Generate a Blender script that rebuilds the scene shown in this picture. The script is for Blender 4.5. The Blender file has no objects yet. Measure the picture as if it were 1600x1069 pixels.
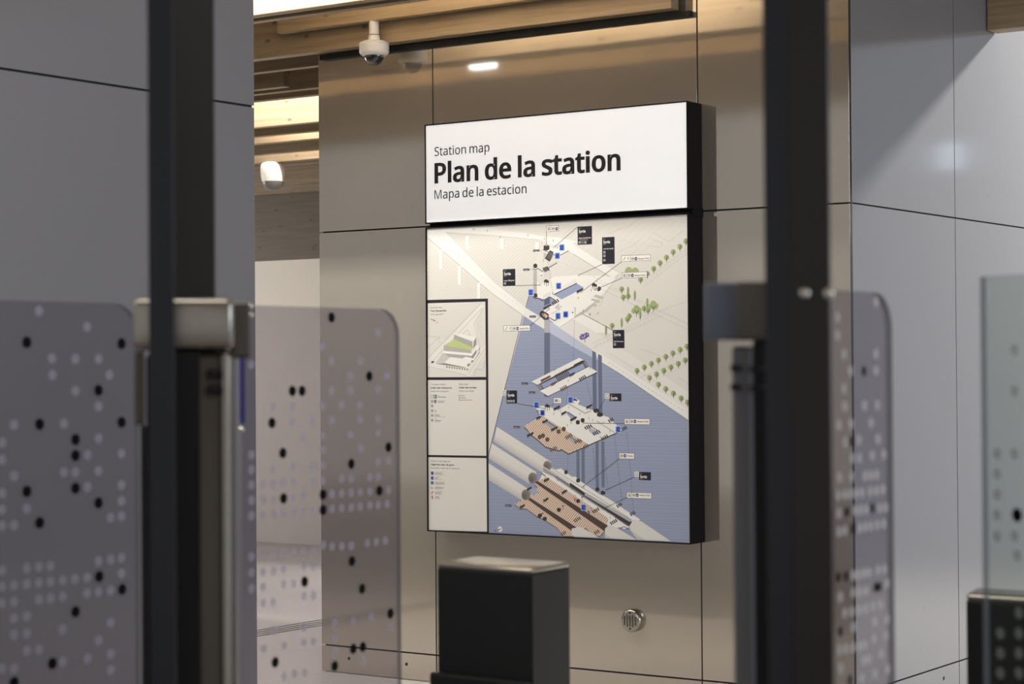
import bpy, bmesh, math, random
from mathutils import Vector, Matrix
random.seed(7)
SC = bpy.context.scene
COL = SC.collection

# ------------------------------------------------------------------ camera
F_PX = 3145.0
YAW = math.radians(34.6); PITCH = math.atan(36.5 / F_PX); ROLL = 0.0070
CAM = Vector((0, 0, 1.55))
fwd = Vector((-math.sin(YAW) * math.cos(PITCH), math.cos(YAW) * math.cos(PITCH), math.sin(PITCH)))
r0 = fwd.cross(Vector((0, 0, 1))).normalized(); u0 = r0.cross(fwd)
right = (r0 * math.cos(ROLL) - u0 * math.sin(ROLL)).normalized(); up = right.cross(fwd).normalized()
cd = bpy.data.cameras.new('camera'); cam = bpy.data.objects.new('camera', cd); COL.objects.link(cam)
cam.matrix_world = Matrix(((right.x, up.x, -fwd.x, CAM.x), (right.y, up.y, -fwd.y, CAM.y), (right.z, up.z, -fwd.z, CAM.z), (0, 0, 0, 1)))
cd.sensor_width = 36; cd.lens = 36 * F_PX / 1600; cd.clip_start = 0.05
cd.dof.use_dof = True; cd.dof.focus_distance = 9.6; cd.dof.aperture_fstop = 5.8; cd.dof.aperture_blades = 9
SC.camera = cam

# ------------------------------------------------------------------ world and exposure
W = bpy.data.worlds.new('world'); SC.world = W; W.use_nodes = True
bgn = W.node_tree.nodes['Background']; bgn.inputs[0].default_value = (0.73, 0.72, 0.72, 1); bgn.inputs[1].default_value = 0.54
vs = SC.view_settings
vs.view_transform = 'Standard'; vs.look = 'None'; vs.gamma = 1; vs.exposure = 0.0; vs.use_curve_mapping = False

def area(name, loc, target, sx, sy, power, col):
    l = bpy.data.lights.new(name, 'AREA'); l.shape = 'RECTANGLE'; l.size = sx; l.size_y = sy; l.energy = power; l.color = col
    o = bpy.data.objects.new(name, l); COL.objects.link(o); o.location = loc
    o.rotation_euler = (Vector(target) - Vector(loc)).to_track_quat('-Z', 'Y').to_euler()
    return o
WARM = (1.0, 0.95, 0.87); NEUT = (1.0, 0.96, 0.91); COOL = (0.70, 0.80, 1.0)
# added cool fill for the side walls, added overhead fill for the map wall, high lamp past the side wall
area('cool_side_fill', (7.5, 6.5, 2.6), (-3.69, 8.0, 1.5), 5.0, 3.0, 250, COOL)
area('hall_fill', (-2.8, 1.5, 3.05), (-5.6, 8.0, 1.0), 3.0, 1.2, 60, (1.0, 0.98, 0.96))
area('side_lamp', (-1.6, 12.6, 4.88), (-3.69, 9.0, 1.8), 0.25, 0.25, 600, (1.0, 0.93, 0.82))
area('passage_fill', (-16.4, 9.8, 1.7), (-9.5, 13.4, 1.2), 3.0, 2.2, 190, NEUT)  # added fill for the far passage wall, no window stands there

# ------------------------------------------------------------------ from a measured image point to the place it shows
def ray(px, py):
    return (right * (px - 800) + up * (534.5 - py) + fwd * F_PX) / F_PX
def on_y(px, py, Y):
    d = ray(px, py); return CAM + d * (Y / d.y)
def on_x(px, py, X):
    d = ray(px, py); return CAM + d * (X / d.x)
def at(px, py, D):
    return CAM + ray(px, py) * D
def hor(px): return 571 - 0.0070 * (px - 800)
def ground(px, D):
    p = at(px, hor(px), D); return (p.x, p.y)

# ------------------------------------------------------------------ materials
def srgb(c):
    return tuple(((v / 255) / 12.92 if v / 255 <= 0.04045 else (((v / 255) + 0.055) / 1.055) ** 2.4) for v in c)
def new_mat(name):
    m = bpy.data.materials.new(name); m.use_nodes = True
    nt = m.node_tree; return m, nt, nt.nodes['Principled BSDF']
def simple(name, col, rough=0.5, metal=0.0, coat=0.0, emit=0.0, noise=0.0, nscale=30):
    m, nt, b = new_mat(name)
    b.inputs['Base Color'].default_value = (*col, 1); b.inputs['Roughness'].default_value = rough
    b.inputs['Metallic'].default_value = metal; b.inputs['Coat Weight'].default_value = coat; b.inputs['Coat Roughness'].default_value = 0.08
    if emit:
        b.inputs['Emission Color'].default_value = (*col, 1); b.inputs['Emission Strength'].default_value = emit
    if noise:
        tc = nt.nodes.new('ShaderNodeTexCoord'); n = nt.nodes.new('ShaderNodeTexNoise'); n.inputs['Scale'].default_value = nscale
        n.inputs['Detail'].default_value = 4
        mr = nt.nodes.new('ShaderNodeMapRange'); mr.inputs['To Min'].default_value = 1 - noise; mr.inputs['To Max'].default_value = 1 + noise
        mx = nt.nodes.new('ShaderNodeVectorMath'); mx.operation = 'SCALE'; mx.inputs[0].default_value = col
        nt.links.new(tc.outputs['Object'], n.inputs['Vector']); nt.links.new(n.outputs['Fac'], mr.inputs['Value'])
        nt.links.new(mr.outputs[0], mx.inputs['Scale']); nt.links.new(mx.outputs[0], b.inputs['Base Color'])
    return m
def panel_mat(name, col, rough, metal):
    """satin anodised cladding with faint unevenness"""
    m, nt, b = new_mat(name)
    tc = nt.nodes.new('ShaderNodeTexCoord')
    n = nt.nodes.new('ShaderNodeTexNoise'); n.inputs['Scale'].default_value = 1.3; n.inputs['Detail'].default_value = 1
    nf = nt.nodes.new('ShaderNodeTexNoise'); nf.inputs['Scale'].default_value = 260; nf.inputs['Detail'].default_value = 3
    bp = nt.nodes.new('ShaderNodeBump'); bp.inputs['Strength'].default_value = 0.03; bp.inputs['Distance'].default_value = 0.03
    nt.links.new(tc.outputs['Object'], n.inputs['Vector']); nt.links.new(tc.outputs['Object'], nf.inputs['Vector'])
    nt.links.new(n.outputs['Fac'], bp.inputs['Height']); nt.links.new(bp.outputs[0], b.inputs['Normal'])
    mr = nt.nodes.new('ShaderNodeMapRange'); mr.inputs['To Min'].default_value = 0.93; mr.inputs['To Max'].default_value = 1.07
    mx = nt.nodes.new('ShaderNodeVectorMath'); mx.operation = 'SCALE'; mx.inputs[0].default_value = col
    nt.links.new(nf.outputs['Fac'], mr.inputs['Value']); nt.links.new(mr.outputs[0], mx.inputs['Scale']); nt.links.new(mx.outputs[0], b.inputs['Base Color'])
    b.inputs['Roughness'].default_value = rough; b.inputs['Metallic'].default_value = metal
    b.inputs['Coat Weight'].default_value = 0.35; b.inputs['Coat Roughness'].default_value = 0.06
    return m
def wood_mat(name, c1, c2):
    m, nt, b = new_mat(name)
    tc = nt.nodes.new('ShaderNodeTexCoord')
    mp = nt.nodes.new('ShaderNodeMapping'); mp.inputs['Scale'].default_value = (1.2, 14, 26)
    n = nt.nodes.new('ShaderNodeTexNoise'); n.inputs['Scale'].default_value = 1.6; n.inputs['Detail'].default_value = 6; n.inputs['Distortion'].default_value = 0.6
    cr = nt.nodes.new('ShaderNodeValToRGB'); cr.color_ramp.elements[0].position = 0.3; cr.color_ramp.elements[1].position = 0.7
    cr.color_ramp.elements[0].color = (*c1, 1); cr.color_ramp.elements[1].color = (*c2, 1)
    mp2 = nt.nodes.new('ShaderNodeMapping'); mp2.inputs['Scale'].default_value = (4.0, 1.0, 9.0)
    vo = nt.nodes.new('ShaderNodeTexVoronoi'); vo.inputs['Scale'].default_value = 1.3
    mr = nt.nodes.new('ShaderNodeMapRange'); mr.inputs['From Min'].default_value = 0.03; mr.inputs['From Max'].default_value = 0.15
    mr.inputs['To Min'].default_value = 0.25; mr.inputs['To Max'].default_value = 1.0
    mx = nt.nodes.new('ShaderNodeVectorMath'); mx.operation = 'SCALE'
    L = nt.links.new
    L(tc.outputs['Object'], mp.inputs[0]); L(mp.outputs[0], n.inputs['Vector']); L(n.outputs['Fac'], cr.inputs[0])
    L(tc.outputs['Object'], mp2.inputs[0]); L(mp2.outputs[0], vo.inputs['Vector']); L(vo.outputs['Distance'], mr.inputs['Value'])
    L(cr.outputs[0], mx.inputs[0]); L(mr.outputs[0], mx.inputs['Scale']); L(mx.outputs[0], b.inputs['Base Color'])
    b.inputs['Roughness'].default_value = 0.5
    return m
def floor_mat():
    m, nt, b = new_mat('stone_tiles')
    tc = nt.nodes.new('ShaderNodeTexCoord'); br = nt.nodes.new('ShaderNodeTexBrick')
    br.offset = 0.0; br.inputs['Scale'].default_value = 1.0; br.inputs['Brick Width'].default_value = 0.6; br.inputs['Row Height'].default_value = 0.6
    br.inputs['Mortar Size'].default_value = 0.002
    br.inputs['Color1'].default_value = (0.52, 0.50, 0.49, 1); br.inputs['Color2'].default_value = (0.48, 0.47, 0.46, 1); br.inputs['Mortar'].default_value = (0.3, 0.29, 0.28, 1)
    n = nt.nodes.new('ShaderNodeTexNoise'); n.inputs['Scale'].default_value = 45; n.inputs['Detail'].default_value = 6
    mr = nt.nodes.new('ShaderNodeMapRange'); mr.inputs['To Min'].default_value = 0.8; mr.inputs['To Max'].default_value = 1.2
    mx = nt.nodes.new('ShaderNodeVectorMath'); mx.operation = 'SCALE'
    L = nt.links.new
    L(tc.outputs['Object'], br.inputs['Vector']); L(tc.outputs['Object'], n.inputs['Vector']); L(n.outputs['Fac'], mr.inputs['Value'])
    L(br.outputs['Color'], mx.inputs[0]); L(mr.outputs[0], mx.inputs['Scale']); L(mx.outputs[0], b.inputs['Base Color'])
    b.inputs['Roughness'].default_value = 0.35
    return m
def glass_mat(name, tint, haze, hazecol):
    m = bpy.data.materials.new(name); m.use_nodes = True; nt = m.node_tree; nt.nodes.clear()
    out = nt.nodes.new('ShaderNodeOutputMaterial'); tr = nt.nodes.new('ShaderNodeBsdfTransparent'); tr.inputs[0].default_value = (*tint, 1)
    df = nt.nodes.new('ShaderNodeBsdfDiffuse'); df.inputs[0].default_value = (*hazecol, 1)
    gl = nt.nodes.new('ShaderNodeBsdfGlossy'); gl.inputs['Roughness'].default_value = 0.04
    m1 = nt.nodes.new('ShaderNodeMixShader'); m1.inputs[0].default_value = haze
    m2 = nt.nodes.new('ShaderNodeMixShader'); fr = nt.nodes.new('ShaderNodeFresnel'); fr.inputs[0].default_value = 1.04
    L = nt.links.new
    L(tr.outputs[0], m1.inputs[1]); L(df.outputs[0], m1.inputs[2]); L(fr.outputs[0], m2.inputs[0]); L(m1.outputs[0], m2.inputs[1]); L(gl.outputs[0], m2.inputs[2]); L(m2.outputs[0], out.inputs[0])
    return m
def veil_mat(name, col, alpha):
    m, nt, b = new_mat(name); b.inputs['Base Color'].default_value = (*col, 1); b.inputs['Alpha'].default_value = alpha; b.inputs['Roughness'].default_value = 0.7
    return m
def emit_mat(name, col, s):
    m, nt, b = new_mat(name); b.inputs['Base Color'].default_value = (*col, 1)
    b.inputs['Emission Color'].default_value = (*col, 1); b.inputs['Emission Strength'].default_value = s
    return m

M_PANEL = panel_mat('champagne_cladding', (0.55, 0.50, 0.43), 0.068, 0.75)
M_PANEL2 = panel_mat('cladding_cool_light', (0.26, 0.275, 0.31), 0.14, 0.35)  # right wall's copy of the cladding, its bluish light put into the colour
M_PANEL3 = panel_mat('cladding_shaded', (0.21, 0.21, 0.22), 0.18, 0.2)  # left wall's copy of the cladding, its dimmer light put into the colour
M_BLACK = simple('black_joint', (0.006, 0.006, 0.006), 0.7)
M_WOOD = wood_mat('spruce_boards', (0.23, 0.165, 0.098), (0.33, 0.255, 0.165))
M_WOODD = wood_mat('dark_brown_boards', (0.085, 0.060, 0.040), (0.13, 0.095, 0.062))  # dark wood above the cream passage wall
M_FLOOR = floor_mat()
M_WHITEW = simple('cream_wall_paint', (0.80, 0.76, 0.70), 0.5, noise=0.03, nscale=8)
M_CEIL = simple('brown_ceiling', (0.62, 0.51, 0.38), 0.8)
M_STEEL = simple('brushed_steel', (0.40, 0.37, 0.32), 0.24, 1.0, noise=0.08, nscale=60)
M_STEELD = simple('dark_bronze_steel', (0.13, 0.115, 0.10), 0.35, 0.9)
M_BLKGLOSS = simple('black_lacquer', (0.008, 0.008, 0.008), 0.35)
M_BLKGLOSS.node_tree.nodes['Principled BSDF'].inputs['Specular IOR Level'].default_value = 0.3
M_POST = simple('charcoal_post_coat', (0.038, 0.036, 0.034), 0.28, 0.6)
M_POSTB = simple('charcoal_blue_post_face', (0.024, 0.027, 0.034), 0.3, 0.3)
M_WHITE = simple('white_plastic', (0.80, 0.79, 0.77), 0.35)
M_DOME = simple('smoked_dome', (0.015, 0.015, 0.016), 0.08, 0.0, 1.0)
M_DOMEG = simple('frosted_grey_dome', (0.16, 0.16, 0.16), 0.3)
M_SIGNBLK = simple('black_powder_coat', (0.005, 0.005, 0.006), 0.6)
M_SIGNBLK.node_tree.nodes['Principled BSDF'].inputs['Specular IOR Level'].default_value = 0.12
M_GLASS = glass_mat('tinted_glass', (0.765, 0.75, 0.77), 0.07, (0.50, 0.48, 0.56))
M_GLASSG = glass_mat('greenish_glass', (0.84, 0.87, 0.85), 0.03, (0.5, 0.54, 0.52))
M_GEDGE = veil_mat('glass_edge', (0.20, 0.20, 0.22), 0.75)
M_DOTB = simple('black_dot_print', (0.004, 0.004, 0.005), 0.5)
M_DOTB.node_tree.nodes['Principled BSDF'].inputs['Specular IOR Level'].default_value = 0.05
M_DOTP = veil_mat('pale_dot_print', (0.47, 0.44, 0.53), 0.6)
M_DOTG = veil_mat('green_white_dot_print', (0.36, 0.42, 0.38), 0.6)
M_DOTW = veil_mat('white_dot_print', (0.78, 0.76, 0.74), 0.75)
M_PURPLE = simple('violet_strip', (0.035, 0.03, 0.16), 0.5)
M_CHROME = simple('polished_glint', (0.85, 0.83, 0.78), 0.15, 1.0)

# ------------------------------------------------------------------ mesh helpers
def link(name, bm, mats, parent=None, smooth=False):
    me = bpy.data.meshes.new(name); bm.normal_update(); bm.to_mesh(me); bm.free()
    o = bpy.data.objects.new(name, me); COL.objects.link(o)
    for m in (mats if isinstance(mats, (list, tuple)) else [mats]): me.materials.append(m)
    if smooth:
        for p in me.polygons: p.use_smooth = True
        try: me.set_sharp_from_angle(angle=math.radians(40))
        except Exception: pass
    if parent:
        o.parent = parent; o.matrix_parent_inverse = Matrix.Translation(parent.location).inverted()
    return o
def thing(name, label, cat, loc, group=None):
    o = bpy.data.objects.new(name, None); COL.objects.link(o); o.location = loc; o.empty_display_size = 0.1
    o['label'] = label; o['category'] = cat
    if group: o['group'] = group
    return o
def struct(name, bm, mats):
    o = link(name, bm, mats); o['kind'] = 'structure'; return o
def box(bm, x0, x1, y0, y1, z0, z1, mi=0, bev=0.0):
    vs_ = [bm.verts.new((x, y, z)) for z in (z0, z1) for (x, y) in ((x0, y0), (x1, y0), (x1, y1), (x0, y1))]
    fs = [bm.faces.new([vs_[i] for i in f]) for f in ((3, 2, 1, 0), (4, 5, 6, 7), (0, 1, 5, 4), (1, 2, 6, 5), (2, 3, 7, 6), (3, 0, 4, 7))]
    for f in fs: f.material_index = mi
    if bev:
        es = list({e for f in fs for e in f.edges}); r = bmesh.ops.bevel(bm, geom=es, offset=bev, segments=2, affect='EDGES', profile=0.5)
        for f in r['faces']: f.material_index = mi
def prism(bm, pts, z0, z1, mi=0, bev=0.0, seg=3):
    a = sum(pts[i][0] * pts[(i + 1) % len(pts)][1] - pts[(i + 1) % len(pts)][0] * pts[i][1] for i in range(len(pts)))
    if a < 0: pts = pts[::-1]
    lo = [bm.verts.new((x, y, z0)) for x, y in pts]; hi = [bm.verts.new((x, y, z1)) for x, y in pts]
    fs = [bm.faces.new(lo[::-1]), bm.faces.new(hi)]; n = len(pts)
    for i in range(n): fs.append(bm.faces.new((lo[i], lo[(i + 1) % n], hi[(i + 1) % n], hi[i])))
    for f in fs: f.material_index = mi
    if bev:
        es = list({e for f in fs for e in f.edges}); r = bmesh.ops.bevel(bm, geom=es, offset=bev, segments=seg, affect='EDGES', profile=0.5)
        for f in r['faces']: f.material_index = mi
def lathe(bm, c, prof, seg=40, mi=0, axis='Z'):
    rings = []
    for r, h in prof:
        ring = []
        for k in range(seg):
            a = 2 * math.pi * k / seg
            if axis == 'Z': p = (c[0] + r * math.cos(a), c[1] + r * math.sin(a), c[2] + h)
            else: p = (c[0] + r * math.cos(a), c[1] + h, c[2] + r * math.sin(a))
            ring.append(bm.verts.new(p))
        rings.append(ring)
    for i in range(len(rings) - 1):
        for k in range(seg):
            f = bm.faces.new((rings[i][k], rings[i][(k + 1) % seg], rings[i + 1][(k + 1) % seg], rings[i + 1][k])); f.material_index = mi
    for ring, rev in ((rings[0], True), (rings[-1], False)):
        try:
            f = bm.faces.new(ring[::-1] if rev else ring); f.material_index = mi
        except ValueError: pass
    bmesh.ops.recalc_face_normals(bm, faces=bm.faces[:])
def quad(D1, D0, pxa, pxb, dep):
    """footprint of a box between two bearings, its front square to the viewer's side of the gate line"""
    a = Vector(ground(pxa, D0)); b = Vector(ground(pxb, D1)); m = (a + b) / 2; n = m.normalized(); t = Vector((n.y, -n.x))
    if t.dot(b - a) < 0: t = -t
    h = (b - a).length / 2; k = max(0.0, 1 - dep * 0.5 / m.length)
    a, b = m - t * h, m + t * h
    return [tuple(a), tuple(b), tuple(b + n * dep), tuple(a + n * dep)]

# ------------------------------------------------------------------ setting
YW = 7.90                                   # face of the wall that carries the map
XL = on_y(499.5, 570, YW).x; X1 = on_y(679.0, 570, YW).x; X2 = on_y(1093.3, 570, YW).x; XC = on_y(1331.5, 570, YW).x
YR1 = on_x(1494.5, 570, XC).y
ZK, ZS, ZT = 0.135, 2.235, 4.2
G = 0.0035
def panels_y(bm, xs, zs, y, th, mi=0):
    for i in range(len(xs) - 1):
        for j in range(len(zs) - 1):
            box(bm, xs[i] + G, xs[i + 1] - G, y, y + th, zs[j] + G, zs[j + 1] - G, mi, 0.0005)
def panels_x(bm, ys, zs, x, th, mi=0):
    for i in range(len(ys) - 1):
        for j in range(len(zs) - 1):
            box(bm, x - th, x, ys[i] + G, ys[i + 1] - G, zs[j] + G, zs[j + 1] - G, mi, 0.0005)
def hole_y(bm, px, py, r=0.008):
    p = on_y(px, py, YW - 0.0012); vs_ = [bm.verts.new((p.x + r * math.cos(k * math.pi / 6), p.y, p.z + r * math.sin(k * math.pi / 6))) for k in range(12)]
    bm.faces.new(vs_).material_index = 1
bm = bmesh.new()
panels_y(bm, [XL, X1, X2, XC], [0.0, ZK, ZS, ZT], YW, 0.012)
box(bm, XL + 0.02, XC - 0.02, YW + 0.011, YW + 0.5, 0.0, ZT, 1)
box(bm, XC - 0.014, XC - 0.0012, YW + 0.0012, YW + 0.018, 0.0, ZT, 1)
for h in ((545, 1029), (635, 1038)): hole_y(bm, *h)
struct('wall_center', bm, [M_PANEL, M_BLACK])
bm = bmesh.new()
panels_x(bm, [YW + 0.012, YR1, YR1 + 1.48, YR1 + 2.96], [0.0, ZK, ZS, ZT], XC, 0.012)
box(bm, XC - 0.5, XC - 0.011, YW + 0.02, YR1 + 2.96, 0.0, ZT, 1)
p = on_x(1475, 1060, XC + 0.0012); bm.faces.new([bm.verts.new((p.x, p.y + 0.009 * math.cos(k * math.pi / 6), p.z + 0.009 * math.sin(k * math.pi / 6))) for k in range(12)]).material_index = 1
struct('wall_right', bm, [M_PANEL2, M_BLACK])
# near wall on the left, same run of cladding
pe = at(400.5, 570, 6.5); XN, YN = pe.x, pe.y
zs_n = on_x(300, 152, XN).z
bm = bmesh.new()
panels_x(bm, [YN - 4.2, YN - 2.8, YN], [0.0, ZK, zs_n, ZT], XN, 0.012)
box(bm, XN - 0.4, XN - 0.011, YN - 4.2, YN - 0.002, 0, ZT, 1)
struct('wall_left', bm, [M_PANEL3, M_BLACK])
bm = bmesh.new(); YF = 13.45
box(bm, -17, -5.5, YF, YF + 0.2, 0, 2.49, 0)
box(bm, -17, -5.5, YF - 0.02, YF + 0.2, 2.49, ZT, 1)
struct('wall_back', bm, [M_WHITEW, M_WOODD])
bm = bmesh.new(); box(bm, -17.2, -17, 2, YF + 0.2, 0, ZT, 0); struct('wall_far_left', bm, [M_WHITEW])
bm = bmesh.new(); box(bm, -18, 9, -6, 15, -0.2, 0, 0)
for gx in (-7.81, -7.865, -7.92, -7.98):
    box(bm, gx - 0.007, gx + 0.007, 5.0, 13.4, 0.0, 0.0015, 1)
struct('floor', bm, [M_FLOOR, M_BLACK])
bm = bmesh.new(); box(bm, -18, XC + 0.0, -3, 15, ZT, ZT + 0.1, 0); box(bm, XC, 9, -3, 9.4, ZT, ZT + 0.1, 0); struct('ceiling', bm, [M_CEIL])

# wooden ceiling boards, all running along the map wall
def zrow(px, row, Y): return on_y(px, row, Y).z
TR = [0]
def board(x0, x1, y, th, z0, z1, mat=None):
    TR[0] += 1
    bm = bmesh.new(); box(bm, x0, x1, y, y + th, z0, z1, 0, 0.004)
    return struct('trim_%d' % TR[0], bm, [mat or M_WOOD])
XB = X2 - 0.075
board(-16, -4.45, 6.97, 0.06, zrow(450, 17, 6.97), 3.75)           # pale lit board
board(-16, -3.2, 7.10, 0.05, zrow(450, 27, 7.10), 3.75)            # dark board behind it
x432 = on_y(432, 40, 7.72).x
board(x432, XB - 0.02, 7.72, 0.05, zrow(585, 32, 7.72), 3.60)      # board that carries the camera
board(-16, XB, 7.80, 0.07, zrow(450, 90, 7.80) + 0.012, 3.90)      # deep beam over the wall head
TR[0] += 1
bm = bmesh.new(); box(bm, XL + 0.035, XB + 0.055, 7.87, 7.905, zrow(450, 90, 7.80) - 0.018, zrow(450, 90, 7.80) + 0.006, 0); struct('trim_%d' % TR[0], bm, [M_BLACK])
for Y, row, th in ((8.16, 108, 0.05), (8.80, 142, 0.05), (9.10, 153, 0.05)):
    board(-16, XL - 0.01, Y, th, zrow(450, row, Y), 3.9)
board(-16, on_y(444, 125, 8.6).x, 8.60, 0.05, zrow(430, 137, 8.60), 3.7)
for Y, row in ((10.05, 195), (10.40, 209), (10.80, 221), (11.28, 238), (11.80, 252), (12.15, 258), (12.75, 284), (12.95, 292), (13.2, 301)):
    board(-16, -5.6, Y, 0.05, zrow(450, row, Y), 3.9)
for k in range(1):                                                  # the same boards over the hall towards the gates
    Y = 6.2 - k * 0.78
    board(-12, 4.5, Y, 0.05, 3.22, 3.75); 
# beam standing out of the side wall
pb = on_x(1541, 48, XC)
TR[0] += 1
bm = bmesh.new(); box(bm, XC + 0.004, XC + 3.2, pb.y, pb.y + 0.12, pb.z, ZT, 0, 0.004); struct('trim_%d' % TR[0], bm, [M_WOOD])

# linear lamps up between the boards
M_LAMP = emit_mat('lamp_diffuser', (1.0, 0.86, 0.62), 6.0)
def strip(x0, x1, y, z, power, label, col=WARM, tilt=0):
    t = thing('linear_lamp', label, 'lamp', ((x0 + x1) / 2, y, z), 'linear lamps between the ceiling boards')
    bm = bmesh.new(); box(bm, x0, x1, y - 0.03, y + 0.03, z + 0.012, z + 0.06, 0, 0.003); link('lamp_body', bm, M_WHITE, t)
    bm = bmesh.new(); box(bm, x0 + 0.01, x1 - 0.01, y - 0.022, y + 0.022, z, z + 0.011, 0); link('diffuser', bm, M_LAMP, t)
    for hx in (x0 + 0.3, x1 - 0.3):
        bm = bmesh.new(); box(bm, hx - 0.006, hx + 0.006, y - 0.006, y + 0.006, z + 0.055, ZT + 0.002, 0); link('hanger_rod', bm, M_WHITE, t)
    area('strip_light', ((x0 + x1) / 2, y, z - 0.004), ((x0 + x1) / 2, y + tilt, z - 1), x1 - x0, 0.04, power, col)
LB = 'white linear lamp up between ceiling boards'
strip(-12, -4.6, 6.70, 3.52, 320, LB + ' above the hall side of the front board', tilt=0.9)
strip(-6.3, -4.5, 7.42, 3.60, 90, LB + ', right over the map wall', tilt=-9)
strip(-9.5, -6.75, 9.75, 3.62, 85, LB + ' of the passage, nearest the wall edge')
strip(-9.5, -6.75, 10.62, 3.62, 100, LB + ' of the passage, middle one')
strip(-10.5, -7.75, 11.60, 3.62, 50, LB + ' over the round passage camera')

# ------------------------------------------------------------------ station map board
YS = 7.772                                  # front of the board
def A(px, py):
    p = on_y(px, py, YS); return (p.x, p.z)
def rect_from(tl, tr, br, bl):
    a, b, c, d = A(*tl), A(*tr), A(*br), A(*bl)
    return ((a[0] + d[0]) / 2, (b[0] + c[0]) / 2, (c[1] + d[1]) / 2, (a[1] + b[1]) / 2)
hx0, hx1, hz0, hz1 = rect_from((664, 195.5), (1074.5, 157), (1076, 326), (665, 350.5))
mx0, mx1, mz0, mz1 = rect_from((665.5, 355), (1076.5, 333.5), (1079, 851), (667.5, 830))
bx0, bx1 = (hx0 + mx0) / 2, (hx1 + mx1) / 2
board_root = thing('station_map_board', 'large backlit station map on the panelled wall with header reading Plan de la station', 'sign', ((bx0 + bx1) / 2, YS, mz0))
def frame_box(name, x0, x1, z0, z1, w):
    bm = bmesh.new()
    box(bm, x0, x1, YS + 0.004, YW - 0.001, z0, z1, 0, 0.004)
    for (a, b, c, d) in ((x0, x0 + w, z0, z1), (x1 - w, x1, z0, z1), (x0 + w, x1 - w, z1 - w, z1), (x0 + w, x1 - w, z0, z0 + w)):
        box(bm, a, b, YS - 0.004, YS + 0.004, c, d, 0, 0.001)
    return link(name, bm, M_SIGNBLK, board_root)
frame_box('header_box', bx0, bx1, hz0, hz1, 0.006)
frame_box('map_box', bx0, bx1, mz0, mz1, 0.006)
bm = bmesh.new(); box(bm, bx0 + 0.004, bx1 + 0.004, YS + 0.03, YW - 0.001, mz1 - 0.01, hz0 + 0.01, 0); link('joining_channel', bm, M_SIGNBLK, board_root)
M_HEAD = simple('backlit_white_face', srgb((236, 237, 238)), 0.35, emit=0.60)
HEADBOX = (bx0 + 0.005, bx1 - 0.005, YS, YS + 0.003, hz0 + 0.006, hz1 - 0.006)

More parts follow.
